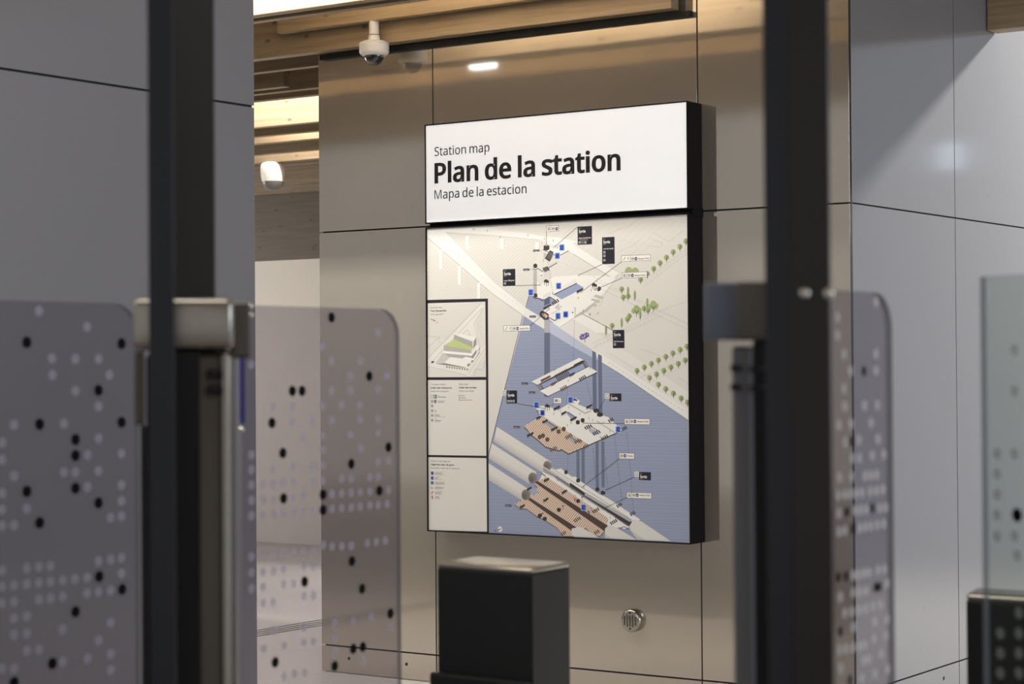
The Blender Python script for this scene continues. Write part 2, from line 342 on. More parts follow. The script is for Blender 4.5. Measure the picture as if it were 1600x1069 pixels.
PAL = {}
EMIT = 0.04
class Art:
    def __init__(self, y0): self.bm = bmesh.new(); self.n = 0; self.y0 = y0; self.mats = []; self.ids = [[]]
    def mi(self, c):
        if c not in self.mats: self.mats.append(c)
        return self.mats.index(c)
    def y(self):
        self.n += 1; self.ids.append([]); return self.n
    def raw(self, pts, c, y=None):
        if len(pts) < 3: return
        y = y or self.y(); vv = [self.bm.verts.new((x, self.y0, z)) for x, z in pts]; self.ids[y] += vv; f = self.bm.faces.new(vv); f.normal_update()
        if f.normal.y > 0: f.normal_flip()
        f.material_index = self.mi(c)
    def poly(self, pts, c): self.raw([A(*p) for p in pts], c)
    def seg_raw(self, a, b, w, c, y):
        dx, dz = b[0] - a[0], b[1] - a[1]; L = math.hypot(dx, dz)
        if L < 1e-6: return
        nx, nz = -dz / L * w / 2, dx / L * w / 2
        self.raw([(a[0] + nx, a[1] + nz), (b[0] + nx, b[1] + nz), (b[0] - nx, b[1] - nz), (a[0] - nx, a[1] - nz)], c, y)
    def line(self, pts, w, c, dash=None):
        y = self.y(); P = [A(*p) for p in pts]; w *= 0.0031
        for a, b in zip(P, P[1:]):
            if not dash: self.seg_raw(a, b, w, c, y); continue
            L = math.hypot(b[0] - a[0], b[1] - a[1]); on, off = dash[0] * 0.0031, dash[1] * 0.0031; s = 0
            while s < L:
                e = min(L, s + on); self.seg_raw((a[0] + (b[0] - a[0]) * s / L, a[1] + (b[1] - a[1]) * s / L), (a[0] + (b[0] - a[0]) * e / L, a[1] + (b[1] - a[1]) * e / L), w, c, y); s += on + off
    def hatch(self, pts, ang, sp, w, c):
        """parallel strokes of angle ang (degrees, on the board) clipped to a polygon"""
        P = [A(*p) for p in pts]; ca, sa = math.cos(math.radians(ang)), math.sin(math.radians(ang))
        R = [(x * ca + z * sa, -x * sa + z * ca) for x, z in P]; y = self.y(); sp *= 0.0031; w *= 0.0031
        v = min(r[1] for r in R) + sp / 2; vm = max(r[1] for r in R)
        while v < vm:
            xs = []
            for i in range(len(R)):
                (x0, y0), (x1, y1) = R[i], R[(i + 1) % len(R)]
                if (y0 <= v < y1) or (y1 <= v < y0): xs.append(x0 + (v - y0) / (y1 - y0) * (x1 - x0))
            xs.sort()
            for a, b in zip(xs[::2], xs[1::2]):
                p = lambda u, q: (u * ca - q * sa, u * sa + q * ca)
                self.raw([p(a, v - w / 2), p(b, v - w / 2), p(b, v + w / 2), p(a, v + w / 2)], c, y)
            v += sp
    def disc(self, px, py, r, c, n=14, sx=1.0):
        x, z = A(px, py); r *= 0.0031; self.raw([(x + r * sx * math.cos(2 * math.pi * k / n), z + r * math.sin(2 * math.pi * k / n)) for k in range(n)], c)
    def rect(self, px, py, w, h, c, r=0):
        """upright rectangle on the board; px,py its top left in the photograph, w and h in photo pixels"""
        x, z = A(px, py); x1 = A(px + w, py)[0]; z1 = A(px, py + h)[1]
        if not r: self.raw([(x, z), (x1, z), (x1, z1), (x, z1)], c)
        else:
            r *= 0.0031; P = []
            for cx, cz, a0 in ((x1 - r, z - r, 0), (x + r, z - r, 90), (x + r, z1 + r, 180), (x1 - r, z1 + r, 270)):
                for k in range(4): a = math.radians(a0 + 30 * k); P.append((cx + r * math.cos(a), cz + r * math.sin(a)))
            self.raw(P, c)
    def text(self, s, px, py, w, cap, c, bold=0.0):
        """px,py: start of the baseline; w: width, cap: height of the capitals, all in photo pixels"""
        if isinstance(bold, tuple):
            me, x0, x1 = glyph_mesh(s, *bold); hh = CAPH
        else: me, x0, x1, hh = text_mesh(s, bold)
        ox, oz = A(px, py); sx = (A(px + w, py)[0] - ox) / (x1 - x0); sz = (A(px, py - cap)[1] - oz) / hh
        y = self.y(); vs_ = [self.bm.verts.new((ox + (v[0] - x0) * sx, self.y0, oz + v[1] * sz)) for v in me[0]]; k = self.mi(c); self.ids[y] += vs_
        for f in me[1]:
            try: q = self.bm.faces.new([vs_[i] for i in f]); q.material_index = k
            except ValueError: pass
    def done(self, name, parent, emit):
        # inks overlap like print layers: each lies a few micrometres over what it covers
        B = []
        for vv in self.ids[1:]:
            if not vv: continue
            b = (min(v.co.x for v in vv), max(v.co.x for v in vv), min(v.co.z for v in vv), max(v.co.z for v in vv))
            lv = 1 + max([q[4] for q in B if q[0] < b[1] and q[1] > b[0] and q[2] < b[3] and q[3] > b[2]], default=0)
            B.append((*b, lv))
            for v in vv: v.co.y = self.y0 - lv * 0.000008
        ms = []
        for c in self.mats:
            key = (c, emit)
            if key not in PAL: PAL[key] = simple('print_%02x%02x%02x' % c, srgb(c), 0.4, emit=emit)
            ms.append(PAL[key])
        return link(name, self.bm, ms, parent)
CACHE = {}
def text_mesh(s, bold):
    if (s, bold) in CACHE: return CACHE[(s, bold)]
    def conv(t):
        cu = bpy.data.curves.new('tmp', 'FONT'); cu.body = t; cu.offset = bold; cu.resolution_u = 4
        o = bpy.data.objects.new('tmp', cu); COL.objects.link(o); dg = bpy.context.evaluated_depsgraph_get(); dg.update()
        m = o.evaluated_get(dg).to_mesh(); V = [(v.co.x, v.co.y) for v in m.vertices]; Fc = [tuple(p.vertices) for p in m.polygons]
        o.evaluated_get(dg).to_mesh_clear(); bpy.data.objects.remove(o); bpy.data.curves.remove(cu); return V, Fc
    m = conv(s); 
    if 'H' not in CACHE: CACHE['H'] = max(v[1] for v in conv('H')[0])
    CACHE[(s, bold)] = (m, min(v[0] for v in m[0]), max(v[0] for v in m[0]), CACHE['H']); return CACHE[(s, bold)]

GLYPH = {                                   # outlines of the header letters: advance, contours (x, y, x, y, ...)
    'M': (609, [[65,0,65,480,154,480,302,87,305,87,455,480,544,480,544,0,484,0,484,295,486,364,489,420,486,420,326,0,277,0,119,420,116,420,120,364,121,291,121,0]]),
    'P': (406, [[65,0,65,480,192,480,236,477,273,470,304,459,329,443,348,422,361,398,369,370,372,338,371,319,368,300,362,282,354,264,344,248,330,233,314,220,294,208,272,199,245,192,215,188,181,187,126,187,126,0],[126,238,174,238,206,240,234,244,257,251,276,261,291,274,301,290,308,311,310,336,308,357,302,376,293,392,280,405,263,415,242,422,216,426,187,428,126,428]]),
    'S': (369, [[166,-7,91,-1,34,16,34,74,94,54,169,46,194,47,216,51,234,57,249,66,261,78,270,91,275,106,277,123,276,134,274,145,271,154,267,163,261,170,253,178,243,185,232,192,164,222,135,233,110,246,89,261,72,276,58,294,48,314,42,338,40,364,42,382,45,400,51,415,60,429,70,442,83,454,97,463,114,471,132,478,151,483,172,485,193,486,266,479,326,459,307,408,253,426,192,433,171,432,153,428,137,422,124,414,114,404,107,392,103,378,101,363,102,352,104,341,107,332,111,323,117,315,125,308,134,301,144,294,206,267,278,233,291,224,303,214,314,203,322,191,329,178,333,163,336,146,337,128,334,98,326,72,311,48,291,29,266,13,236,2,203,-4]]),
    'a': (377, [[144,-7,121,-5,100,0,80,8,63,19,49,34,39,52,33,74,31,100,34,125,41,148,55,167,73,183,97,196,127,206,162,212,203,215,265,217,265,238,263,259,260,277,254,290,245,301,234,309,222,314,207,317,190,318,136,310,89,291,71,335,126,357,143,361,159,364,176,365,193,366,224,364,251,359,273,350,291,337,305,321,314,300,320,275,322,245,322,0,279,0,268,51,265,51,253,37,241,25,229,15,216,7,202,1,185,-3,166,-6],[158,41,180,43,200,47,218,55,234,66,247,80,256,98,262,119,264,144,264,176,211,174,180,172,154,167,133,161,118,152,107,142,98,130,94,116,92,99,93,85,97,73,102,63,110,55,120,49,132,44,144,42]]),
    'c': (322, [[201,-7,178,-5,156,-2,136,4,117,13,99,24,83,38,70,54,58,73,49,95,42,120,38,147,37,178,38,210,42,238,49,264,59,286,71,306,85,322,101,336,119,347,139,356,160,362,182,365,206,367,259,361,300,347,282,298,244,310,204,315,158,306,125,281,105,238,98,179,100,148,105,121,113,98,124,79,138,64,156,53,177,46,201,44,253,50,294,65,294,13,254,-2]]),
    'd': (413, [[185,-7,153,-4,124,5,99,20,77,40,60,66,47,98,39,136,37,179,39,223,47,261,60,293,78,319,100,340,125,355,153,364,185,367,205,366,223,363,239,358,254,351,266,343,278,334,288,324,297,314,301,314,299,339,297,367,297,510,356,510,356,0,308,0,300,48,297,48,288,37,278,27,267,18,254,9,239,2,223,-3,205,-6],[194,42,221,44,243,50,261,60,274,74,284,91,292,113,296,138,298,168,298,179,296,210,292,238,285,262,275,282,262,297,244,309,221,315,193,318,171,315,152,308,135,296,122,280,111,259,104,235,100,208,98,178,100,148,104,121,111,98,122,78,135,62,152,51,171,45]]),
    'e': (379, [[210,-7,185,-5,162,-2,140,5,120,14,101,26,85,40,71,57,59,76,49,98,42,122,38,149,37,177,38,206,42,232,48,257,57,279,68,299,81,316,96,331,112,344,131,354,151,361,173,365,196,367,218,365,239,362,258,355,276,347,291,335,305,322,317,307,327,290,335,271,340,250,343,228,345,204,345,169,98,169,101,140,107,115,116,93,129,76,146,62,165,52,188,46,213,44,274,50,328,69,328,17,274,-1],[99,216,283,216,281,237,277,257,271,274,262,290,250,302,234,311,216,317,195,318,175,317,158,312,142,303,129,291,118,276,109,259,103,238]]),
    'i': (173, [[87,420,80,420,74,422,68,425,62,429,58,434,55,441,53,449,52,457,53,466,55,474,58,481,62,486,68,490,74,493,80,494,87,495,94,494,100,493,106,490,111,486,116,481,119,474,121,466,122,457,121,449,119,441,116,434,111,429,106,425,100,422,94,420],[57,0,57,360,116,360,116,0]]),
    'l': (173, [[57,0,57,510,116,510,116,0]]),
    'm': (628, [[57,0,57,360,105,360,113,311,117,311,126,324,137,336,149,345,162,353,177,359,192,363,207,366,223,367,262,363,293,352,317,333,333,306,336,306,346,321,358,333,371,344,386,352,402,358,418,363,435,366,452,367,481,365,505,359,526,349,543,335,557,317,566,295,572,267,574,234,574,0,515,0,515,232,511,269,497,296,474,312,442,317,418,315,397,309,380,300,367,287,357,270,350,250,346,226,345,199,345,0,286,0,286,232,281,269,268,296,245,312,212,317,187,315,166,309,150,298,137,283,128,265,121,242,117,216,116,187,116,0]]),
    'n': (415, [[57,0,57,360,105,360,113,311,117,311,126,324,138,336,151,345,165,353,181,359,197,363,213,366,230,367,261,365,287,359,309,349,328,335,342,317,352,295,359,267,361,234,361,0,302,0,302,230,297,268,282,295,257,312,222,317,194,315,171,309,153,298,139,283,129,265,122,242,118,216,116,187,116,0]]),
    'o': (406, [[202,-7,179,-5,157,-1,136,6,117,15,100,27,84,42,70,59,58,79,49,101,42,125,38,152,37,181,40,223,48,260,62,292,82,318,106,339,135,355,168,364,204,367,228,365,250,361,271,354,290,345,308,333,324,318,337,301,349,282,358,260,365,236,369,209,370,181,367,139,359,101,345,69,325,42,300,21,271,6,239,-4],[203,42,229,45,251,52,269,63,283,80,295,100,303,123,307,150,309,181,307,211,303,238,295,261,283,281,269,297,251,308,229,315,203,317,177,315,155,308,137,297,123,281,112,261,104,238,100,211,98,181,100,150,104,123,112,100,123,80,138,63,156,52,178,45]]),
    'p': (413, [[57,-161,57,360,105,360,113,311,116,311,125,322,135,333,146,342,158,351,173,358,189,363,208,366,228,367,260,364,288,355,314,341,335,320,353,294,366,262,374,224,376,181,374,137,366,100,353,68,335,41,313,20,288,5,260,-4,228,-7,208,-6,190,-3,173,2,159,9,146,17,135,26,125,36,116,46,112,46,115,17,116,-13,116,-161],[219,42,235,43,249,47,262,53,273,60,283,70,291,82,299,95,305,110,309,126,312,143,314,162,315,181,313,211,309,237,302,260,291,280,278,296,261,308,241,315,218,317,192,315,171,309,153,300,140,286,130,269,123,247,118,222,116,192,116,181,118,149,122,122,128,98,138,78,151,63,169,51,192,45]]),
    's': (322, [[148,-7,83,-1,35,16,35,70,87,50,102,46,118,43,133,42,149,41,170,42,188,45,203,49,214,55,223,63,229,72,233,83,234,94,227,118,200,140,146,164,86,191,74,198,64,206,55,214,48,223,42,233,38,244,35,257,34,271,37,293,44,312,55,328,72,342,92,353,115,360,140,365,169,367,231,360,284,343,264,296,216,312,165,318,148,318,133,315,120,312,110,307,101,300,95,293,92,284,91,275,91,268,93,261,96,255,99,249,129,229,183,206,242,180,253,172,263,165,272,156,279,147,284,137,288,126,291,113,291,99,289,75,282,53,270,35,253,20,231,8,207,0,179,-5]]),
    't': (242, [[167,-7,153,-6,140,-4,127,-1,115,3,104,9,94,16,85,26,77,37,70,50,65,66,63,84,62,105,62,314,11,314,11,343,62,366,86,443,121,443,121,360,225,360,225,314,121,314,121,106,122,91,125,77,130,66,137,57,145,51,155,46,165,43,177,42,205,44,228,49,228,4,201,-4]]),
}
def glyph_mesh(s, ox, oz, track):
    """letters from outlines, each outline pushed outward by ox, oz (thousandths) for a heavier weight"""
    cu = bpy.data.curves.new('tmp', 'CURVE'); cu.dimensions = '2D'; cu.fill_mode = 'FRONT'; cur = 0
    for ch in s:
        if ch == ' ': cur += 132 + track; continue
        a, cons = GLYPH[ch]
        for q in cons:
            P = [(q[i], q[i + 1]) for i in range(0, len(q), 2)]; n = len(P); Q = []
            for i in range(n):
                a0, a1, a2 = P[i - 1], P[i], P[(i + 1) % n]
                e1 = Vector((a1[0] - a0[0], a1[1] - a0[1])).normalized(); e2 = Vector((a2[0] - a1[0], a2[1] - a1[1])).normalized()
                n1, n2 = Vector((-e1.y, e1.x)), Vector((-e2.y, e2.x)); m = n1 + n2
                m = Vector((0, 0)) if ch == 'M' else m / max(0.9, m.length_squared / 2) if m.length > 1e-4 else n1
                Q.append((a1[0] + m.x * ox * ORI, a1[1] + m.y * oz * ORI))
            sp = cu.splines.new('POLY'); sp.points.add(n - 1); sp.use_cyclic_u = True
            for i, (x, y) in enumerate(Q): sp.points[i].co = ((x + cur) / 1000, y / 1000, 0, 1)
        cur += a + track
    o = bpy.data.objects.new('tmp', cu); COL.objects.link(o); dg = bpy.context.evaluated_depsgraph_get(); dg.update()
    me = o.evaluated_get(dg).to_mesh(); V = [(v.co.x, v.co.y) for v in me.vertices]; Fc = [tuple(p.vertices) for p in me.polygons]
    o.evaluated_get(dg).to_mesh_clear(); bpy.data.objects.remove(o); bpy.data.curves.remove(cu)
    return (V, Fc), min(v[0] for v in V), max(v[0] for v in V)
def signed(q):
    P = [(q[i], q[i + 1]) for i in range(0, len(q), 2)]; return sum(P[i - 1][0] * P[i][1] - P[i][0] * P[i - 1][1] for i in range(len(P)))
ORI = -1 if signed(GLYPH['l'][1][0]) > 0 else 1
CAPH = max(GLYPH['P'][1][0][1::2]) / 1000

# header lettering
INK = (44, 42, 46)
art = Art(YS - 0.0006)
art.text('Station map', 679, 244.0, 86, 13.8, INK, (5, 4, 0))
art.text('Plan de la station', 679, 286.0, 291, 30, INK, (27, 17, 10))
art.text('Mapa de la estacion', 679, 311.2, 144, 13.8, INK, (5, 4, 0))
kf = art.mi((236, 234, 230)); box(art.bm, *HEADBOX, kf); PAL[((236, 234, 230), 0.0)] = M_HEAD
art.done('header_face', board_root, 0.0)

# the map itself
art = Art(YS + 0.0030 - 0.0008)
GR = (206, 204, 199); GR2 = (196, 194, 189); WH = (219, 219, 216); SH = (178, 176, 172); WA = (140, 149, 174); WAL = (178, 185, 202); WAD = (131, 140, 165)
DK = (34, 31, 40); DK2 = (52, 48, 50); BR = (92, 72, 62); BE = (222, 206, 190); BEL = (156, 128, 110); BLU = (52, 92, 190); BLK = (16, 22, 70); TREE = (150, 162, 112); TRD = (122, 134, 92); COLG = (96, 104, 128)
art.poly([(667, 357), (1075, 335), (1078, 850), (668, 829)], GR)
# railway yard hatching and streets
yard = [(667, 375), (720, 360), (862, 382), (840, 395), (828, 460), (815, 478), (763, 440), (700, 395)]
art.hatch([(667, 372), (770, 362), (850, 380), (838, 400), (834, 455), (820, 476), (764, 440), (667, 372)], 40, 4.6, 1.6, (196, 194, 190))
art.hatch([(667, 380), (763, 455), (763, 468), (667, 470)], 40, 4.6, 1.6, (196, 194, 190))
art.hatch([(905, 470), (1075, 345), (1075, 338), (900, 348), (860, 360)], 38, 9, 0.7, (198, 196, 191))
for s in ([(950, 365), (985, 352), (1000, 340)], [(1018, 362), (1045, 378), (1068, 360)], [(1018, 374), (1035, 380), (1031, 386), (1010, 384)], [(1002, 495), (1075, 470)], [(965, 395), (990, 382), (998, 376)], [(1000, 545), (1040, 560), (1075, 545)], [(1060, 590), (1075, 600)]):
    art.line(s, 0.7, (186, 184, 180))
art.line([(958, 378 + 0), (975, 375), (992, 381), (996, 390), (984, 398), (966, 398), (956, 391), (958, 378)], 0.6, (192, 190, 186))
# great viaduct crossing the map
art.poly([(667, 360), (690, 356), (770, 440), (822, 481), (845, 496), (862, 507), (857, 519), (818, 494), (770, 460), (667, 372)], WH)
art.line([(667, 371), (770, 460), (818, 494)], 1.3, SH); art.line([(697, 363), (775, 443), (821, 481)], 0.9, (190, 188, 184), (1, 1))
art.line([(680, 364), (770, 449), (835, 495)], 0.8, (200, 198, 194), (4, 4))
for (a, b) in ((686, 391), (715, 416), (745, 442)):
    art.rect(a, b, 5.5, 29 if a < 740 else 25, WH); art.line([(a + 5.5, b + 2), (a + 5.5, b + 28 if a < 740 else 467)], 0.9, SH)
art.poly([(670, 357), (740, 353), (810, 361), (870, 371), (905, 378), (862, 383), (845, 374), (770, 368), (696, 362)], WH)
art.line([(697, 364), (770, 368), (838, 375), (848, 380)], 2.4, (190, 188, 184), (1, 0.8)); art.line([(738, 354), (800, 361), (866, 371)], 1.5, (196, 194, 190), (1, 0.8))
for a, b in ((727, 369), (781, 373), (836, 379)): art.rect(a, b, 6, 16 if a > 730 else 20, WH); art.line([(a + 6, b + 1), (a + 6, b + 15)], 0.8, SH)
# large white building footprint in the middle
art.poly([(845, 445), (866, 432), (900, 430), (960, 432), (962, 437), (930, 470), (905, 478), (925, 500), (940, 505), (955, 520), (915, 520), (870, 508), (852, 500), (828, 463), (838, 440)], (220, 219, 215))
art.poly([(888, 374), (902, 386), (966, 427), (960, 432), (952, 431), (895, 396), (878, 383)], WH); art.line([(895, 397), (952, 432)], 1.2, SH)
art.line([(966, 429), (945, 460), (936, 480)], 0.8, SH); art.line([(872, 409), (915, 425), (950, 445)], 0.6, (186, 184, 180), (4, 3))
for k in range(7): art.line([(838 + k * 0, 0), (838, 0)], 0.1, WH)
for a, b, c, d in ((930, 460, 946, 470), (925, 466, 942, 475), (920, 472, 938, 481)):
    art.poly([(a, b), (a + 13, b + 4), (a + 10, b + 8), (a - 3, b + 4)], SH)
art.line([(899, 460), (910, 466), (918, 470)], 1.6, (188, 186, 182)); art.line([(931, 470), (915, 486), (897, 495)], 4.2, (176, 174, 171))
art.poly([(866, 508), (890, 494), (900, 502), (925, 516), (963, 540), (1040, 590), (1075, 612), (1075, 650), (925, 547)], (212, 210, 206))
# roads on the right
for o in (0, 8):
    art.line([(930, 447 - o), (985, 474 - o), (1075, 515 - o)], 0.6, (184, 182, 178)); art.line([(1004, 449 - o), (1074, 395 - o)], 0.6, (184, 182, 178)); art.line([(925, 545 - o), (1015, 503 - o), (1044, 490 - o)], 0.6, (184, 182, 178))
art.line([(960, 450), (1000, 470), (1074, 505)], 0.7, (178, 176, 172), (4, 3)); art.line([(930, 540), (980, 516), (1035, 491)], 0.7, (178, 176, 172), (4, 3)); art.line([(1008, 442), (1074, 390)], 0.7, (184, 182, 178), (4, 3))
art.line([(1000, 590), (1075, 560)], 0.6, (184, 182, 178)); art.line([(1003, 603), (1075, 570)], 0.6, (190, 188, 184), (3, 3)); art.line([(952, 552), (1030, 600), (1075, 628)], 0.6, (186, 184, 180))
art.line([(667, 500), (700, 520), (762, 555)], 0.6, SH)
# water
water = [(827, 461), (850, 468), (858, 463), (874, 500), (862, 506), (925, 548), (940, 566), (968, 584), (1035, 630), (1075, 657), (1078, 850), (763, 833), (763, 708)]
art.poly(water, WA)
art.hatch(water, 0, 3.6, 0.8, WAD); art.hatch(water, 0, 5.3, 0.5, (148, 157, 182))
art.poly([(857, 501), (925, 547), (940, 555), (940, 566), (925, 558.5), (895, 542), (857, 519)], WAL); art.hatch([(857, 501), (925, 547), (940, 555), (940, 566), (895, 542), (857, 519)], 0, 3.6, 0.7, (166, 175, 198))
art.poly([(816, 492), (821, 481), (845, 495.5), (858, 503), (858, 519), (838, 507)], (214, 214, 212))
art.line([(826, 463), (821, 481)], 1.0, DK); art.line([(816.5, 494), (764, 706)], 1.0, DK)
art.poly([(925, 547), (940, 554), (1000, 592), (1075, 640), (1075, 657), (1035, 630), (968, 584), (940, 567)], WH)
art.line([(940, 567), (968, 584), (1035, 630), (1075, 657)], 1.0, (120, 122, 132)); art.line([(950, 566), (1070, 644)], 0.7, (180, 178, 174), (4, 3))
# lift shafts (grey columns)
art.poly([(850, 468), (859, 468), (859, 620), (850, 620)], COLG); art.rect(850, 500, 9, 20, (168, 168, 170))
art.poly([(925, 548), (931, 551), (932, 640), (926, 640)], COLG); art.poly([(934, 553), (940, 556), (941, 645), (935, 645)], COLG)
for a in (900, 908, 930, 939): art.poly([(a, 690), (a + 5, 690), (a + 5.5, 762), (a + 0.5, 762)], (104, 110, 132))
# dotted connection lines
for s in ([(897, 500), (896, 562)], [(886, 605), (884, 640), (880, 655)], [(916, 597), (927, 640), (929, 655)], [(960, 680), (966, 740), (972, 790)], [(979, 676), (985, 740), (989, 800)], [(887, 700), (886, 750)], [(926, 700), (930, 750), (950, 800)], [(945, 715), (950, 770)], [(858, 430), (866, 470)], [(855, 405), (861, 435)], [(893, 650), (897, 680), (905, 690)]):
    art.line(s, 0.6, (60, 64, 84), (2, 1.6))
# ---- small drawn pieces
def cube(px, py, w=7, h=8, c=DK2): art.poly([(px - w / 2, py - h * 0.3), (px, py - h / 2), (px + w / 2, py - h * 0.3), (px + w / 2, py + h * 0.3), (px, py + h / 2), (px - w / 2, py + h * 0.3)], c)
def stair(px, py, n=4, st=3.0, L=8, c=DK2, up_=1.9):
    for k in range(n):
        x, y = px + k * st, py - k * up_ * 0.8
        art.line([(x, y), (x + L * 0.45, y + L * 0.62)], 2.0, c)
def flight(px, py, L=12, c=DK2):
    art.poly([(px, py), (px + L, py - L * 0.5), (px + L + 1.5, py - L * 0.5 + 2.4), (px + 1.5, py + 3.2)], c)
    for k in range(int(L / 2.5)): art.line([(px + 1.5 + k * 2.5, py + 2.0 - k * 1.25), (px + 1.2 + k * 2.5, py + 4.6 - k * 1.25)], 1.0, c)
def man(px, py, c=DK2, h=4): art.line([(px, py), (px + 0.1, py - h)], 0.8, c)
def gantry(px, py, c=DK2):
    art.poly([(px, py), (px + 3, py - 2.5), (px + 8, py + 0.5), (px + 8, py + 3), (px + 5, py + 3.5), (px, py + 2.5)], c)
    for a, b in ((1, 7), (4, 9), (7, 8)): art.line([(px + a, py + 2), (px + a, py + b)], 0.9, c)
def blue(px, py, kind='lift', s=1.0):
    art.rect(px - 4.2 * s, py - 5.2 * s, 8.4 * s, 10.4 * s, (170, 182, 214), 1.2); art.rect(px - 3.3 * s, py - 4.3 * s, 6.6 * s, 8.6 * s, BLU, 0.8)
    if kind == 'lift': art.line([(px - 1, py - 2.5), (px - 1, py + 2.5), (px + 1.5, py + 2.5)], 1.0, BLK); art.line([(px - 1, py - 2.2), (px + 1.5, py - 2.2)], 0.9, BLK)
    else: art.rect(px - 1.8, py - 2.4, 3.4, 4.8, BLK, 0.5); art.line([(px, py - 1.6), (px, py + 1.8)], 0.7, BLU)
def level(px, py, n): art.rect(px - 5, py - 1.7, 10, 3.4, DK2); art.text(n, px - 4, py + 0.9, 8, 1.5, (190, 188, 186), 0.02); art.line([(px + 5, py), (px + 11, py - 1)], 0.4, (90, 92, 104))
# upper station building
art.poly([(849, 392), (853, 388), (868, 388), (880, 383), (888, 392), (872, 402), (864, 396), (856, 396)], WH)
art.line([(848, 390), (856, 394), (864, 397), (869, 402), (888, 392)], 1.1, DK2)
art.poly([(849, 394), (853, 396), (858, 396), (852, 405), (849, 405)], SH); cube(853.5, 387, 9, 9.5)
art.poly([(851, 404), (859, 391), (864.5, 394), (862, 403), (858.5, 409)], DK2)
for k in range(3): art.line([(854.5 + k * 2.3, 404 + k * 1.0), (860 + k * 1.4, 394 + k * 0.6)], 0.6, (150, 148, 150))
art.poly([(855, 430), (858, 414), (870, 408), (871, 410), (858, 420), (858, 440)], (196, 194, 190))
art.poly([(833, 423), (838.5, 423), (838.5, 462), (833, 462)], (168, 166, 164)); cube(836, 415.5, 6, 7.5); art.line([(832, 419.5), (836, 422), (840, 419.5), (847, 424), (870, 411)], 1.1, DK2)
art.poly([(847, 419), (855, 416), (859, 423), (852, 427)], DK2)
for k in range(3): art.line([(849.5 + k * 2.6, 425.5 - k), (847.8 + k * 2.6, 419.6 - k)], 0.6, (160, 158, 156))
art.poly([(842, 436), (846, 428), (858, 422), (860, 432), (850, 434)], (200, 198, 194)); gantry(849.5, 438.5)
art.rect(842.5, 426.5, 6, 7.5, (214, 213, 210), 0.6); art.line([(844, 432), (845.5, 429.5), (847, 432)], 0.8, DK2)
for k in range(9): art.line([(880 + k * 2.3, 447 - k * 1.4), (880 + k * 2.3, 453 - k * 1.4)], 0.5, (184, 182, 180))
for k in range(6): art.line([(849 + k * 2, 467 - k), (849 + k * 2, 461 - k)], 0.5, (170, 168, 166))
art.poly([(833, 464), (838, 468), (842, 468), (848, 471), (860, 464), (866, 468), (872, 473), (860, 477), (846, 484), (842, 486), (831, 472)], WA)
art.line([(832, 463), (836, 467), (841, 466), (847, 470), (859, 464), (868, 470)], 1.2, DK2); cube(836.5, 461.8, 5.5, 7.5)
art.poly([(850, 468), (859, 464), (859, 474), (850, 478)], (82, 88, 108))
art.poly([(865, 460.5), (900, 442.5), (912, 449.5), (898, 457), (877, 468)], (142, 154, 184)); art.line([(865, 460.5), (901, 442.5)], 1.3, DK2)
art.poly([(877, 468), (900, 456), (925, 470), (930, 471), (895, 496), (868, 508), (858, 499), (846, 486), (860, 478), (873, 476), (874, 470)], (221, 220, 216))
art.poly([(868, 507), (893, 491), (897, 496), (875, 511)], (226, 225, 221)); art.line([(875, 511), (898, 496)], 0.5, (150, 148, 146))
art.poly([(873, 474), (875, 484), (861, 491), (857, 487), (866, 483), (867, 479)], (190, 186, 188)); art.poly([(848, 486), (860, 480), (872, 484), (860, 490)], (224, 223, 219))
flight(848, 481, 12); stair(862, 472, 4, 2.6, 7); flight(900, 455, 10)
art.poly([(843, 488), (847, 485), (857, 491), (857, 499), (850, 500), (843, 494)], DK2); art.poly([(846, 491), (850, 489), (856, 494), (852, 498)], (206, 184, 170)); art.line([(848, 489), (852, 498)], 1.2, BR)
art.line([(857, 496), (866, 501), (871, 499)], 1.2, DK2)
man(863, 460, DK2, 3); gantry(924.5, 444.5); art.poly([(934, 448), (938, 448), (939, 452), (936, 455), (933, 455)], DK2)
for p in ((903, 467), (876, 481), (923, 455), (870.5, 388.5), (864, 377.5), (850, 375), (824.5, 369.5), (781, 372), (741, 360), (738.5, 360), (761, 362), (848.5, 409), (921, 493), (933.5, 491.5), (911, 487), (921.5, 493)): man(p[0], p[1], DK2, 3.2)
art.poly([(893, 489), (894.5, 486.5), (896, 489)], DK2)
for a, b, k in ((877.5, 387, 'lift'), (870.5, 400, 'screen'), (872.5, 447, 'lift'), (829, 457, 'lift'), (871.5, 494, 'lift'), (883.5, 491.5, 'screen')): blue(a, b, k)
art.poly([(897, 480), (899, 480), (899, 500)], SH)
level(837.5, 392, 'niveau 2'); level(822, 421.7, 'niveau 1'); level(832, 495, 'niveau 0'); level(819.5, 599.5, 'niveau -1'); level(831, 613.5, 'niveau -2'); level(807, 667.5, 'niveau -3'); level(794, 790, 'niveau -4')
# violet tree
for k in range(60):
    a, r = random.uniform(0, 6.28), random.random() ** 0.5; art.disc(913 + 8 * r * math.cos(a), 525.5 + 4.8 * r * math.sin(a) - 0.25 * 8 * r * math.cos(a), 1.1, (92, 70, 138), 6)
art.line([(913.5, 527), (913.5, 535)], 0.9, DK2)
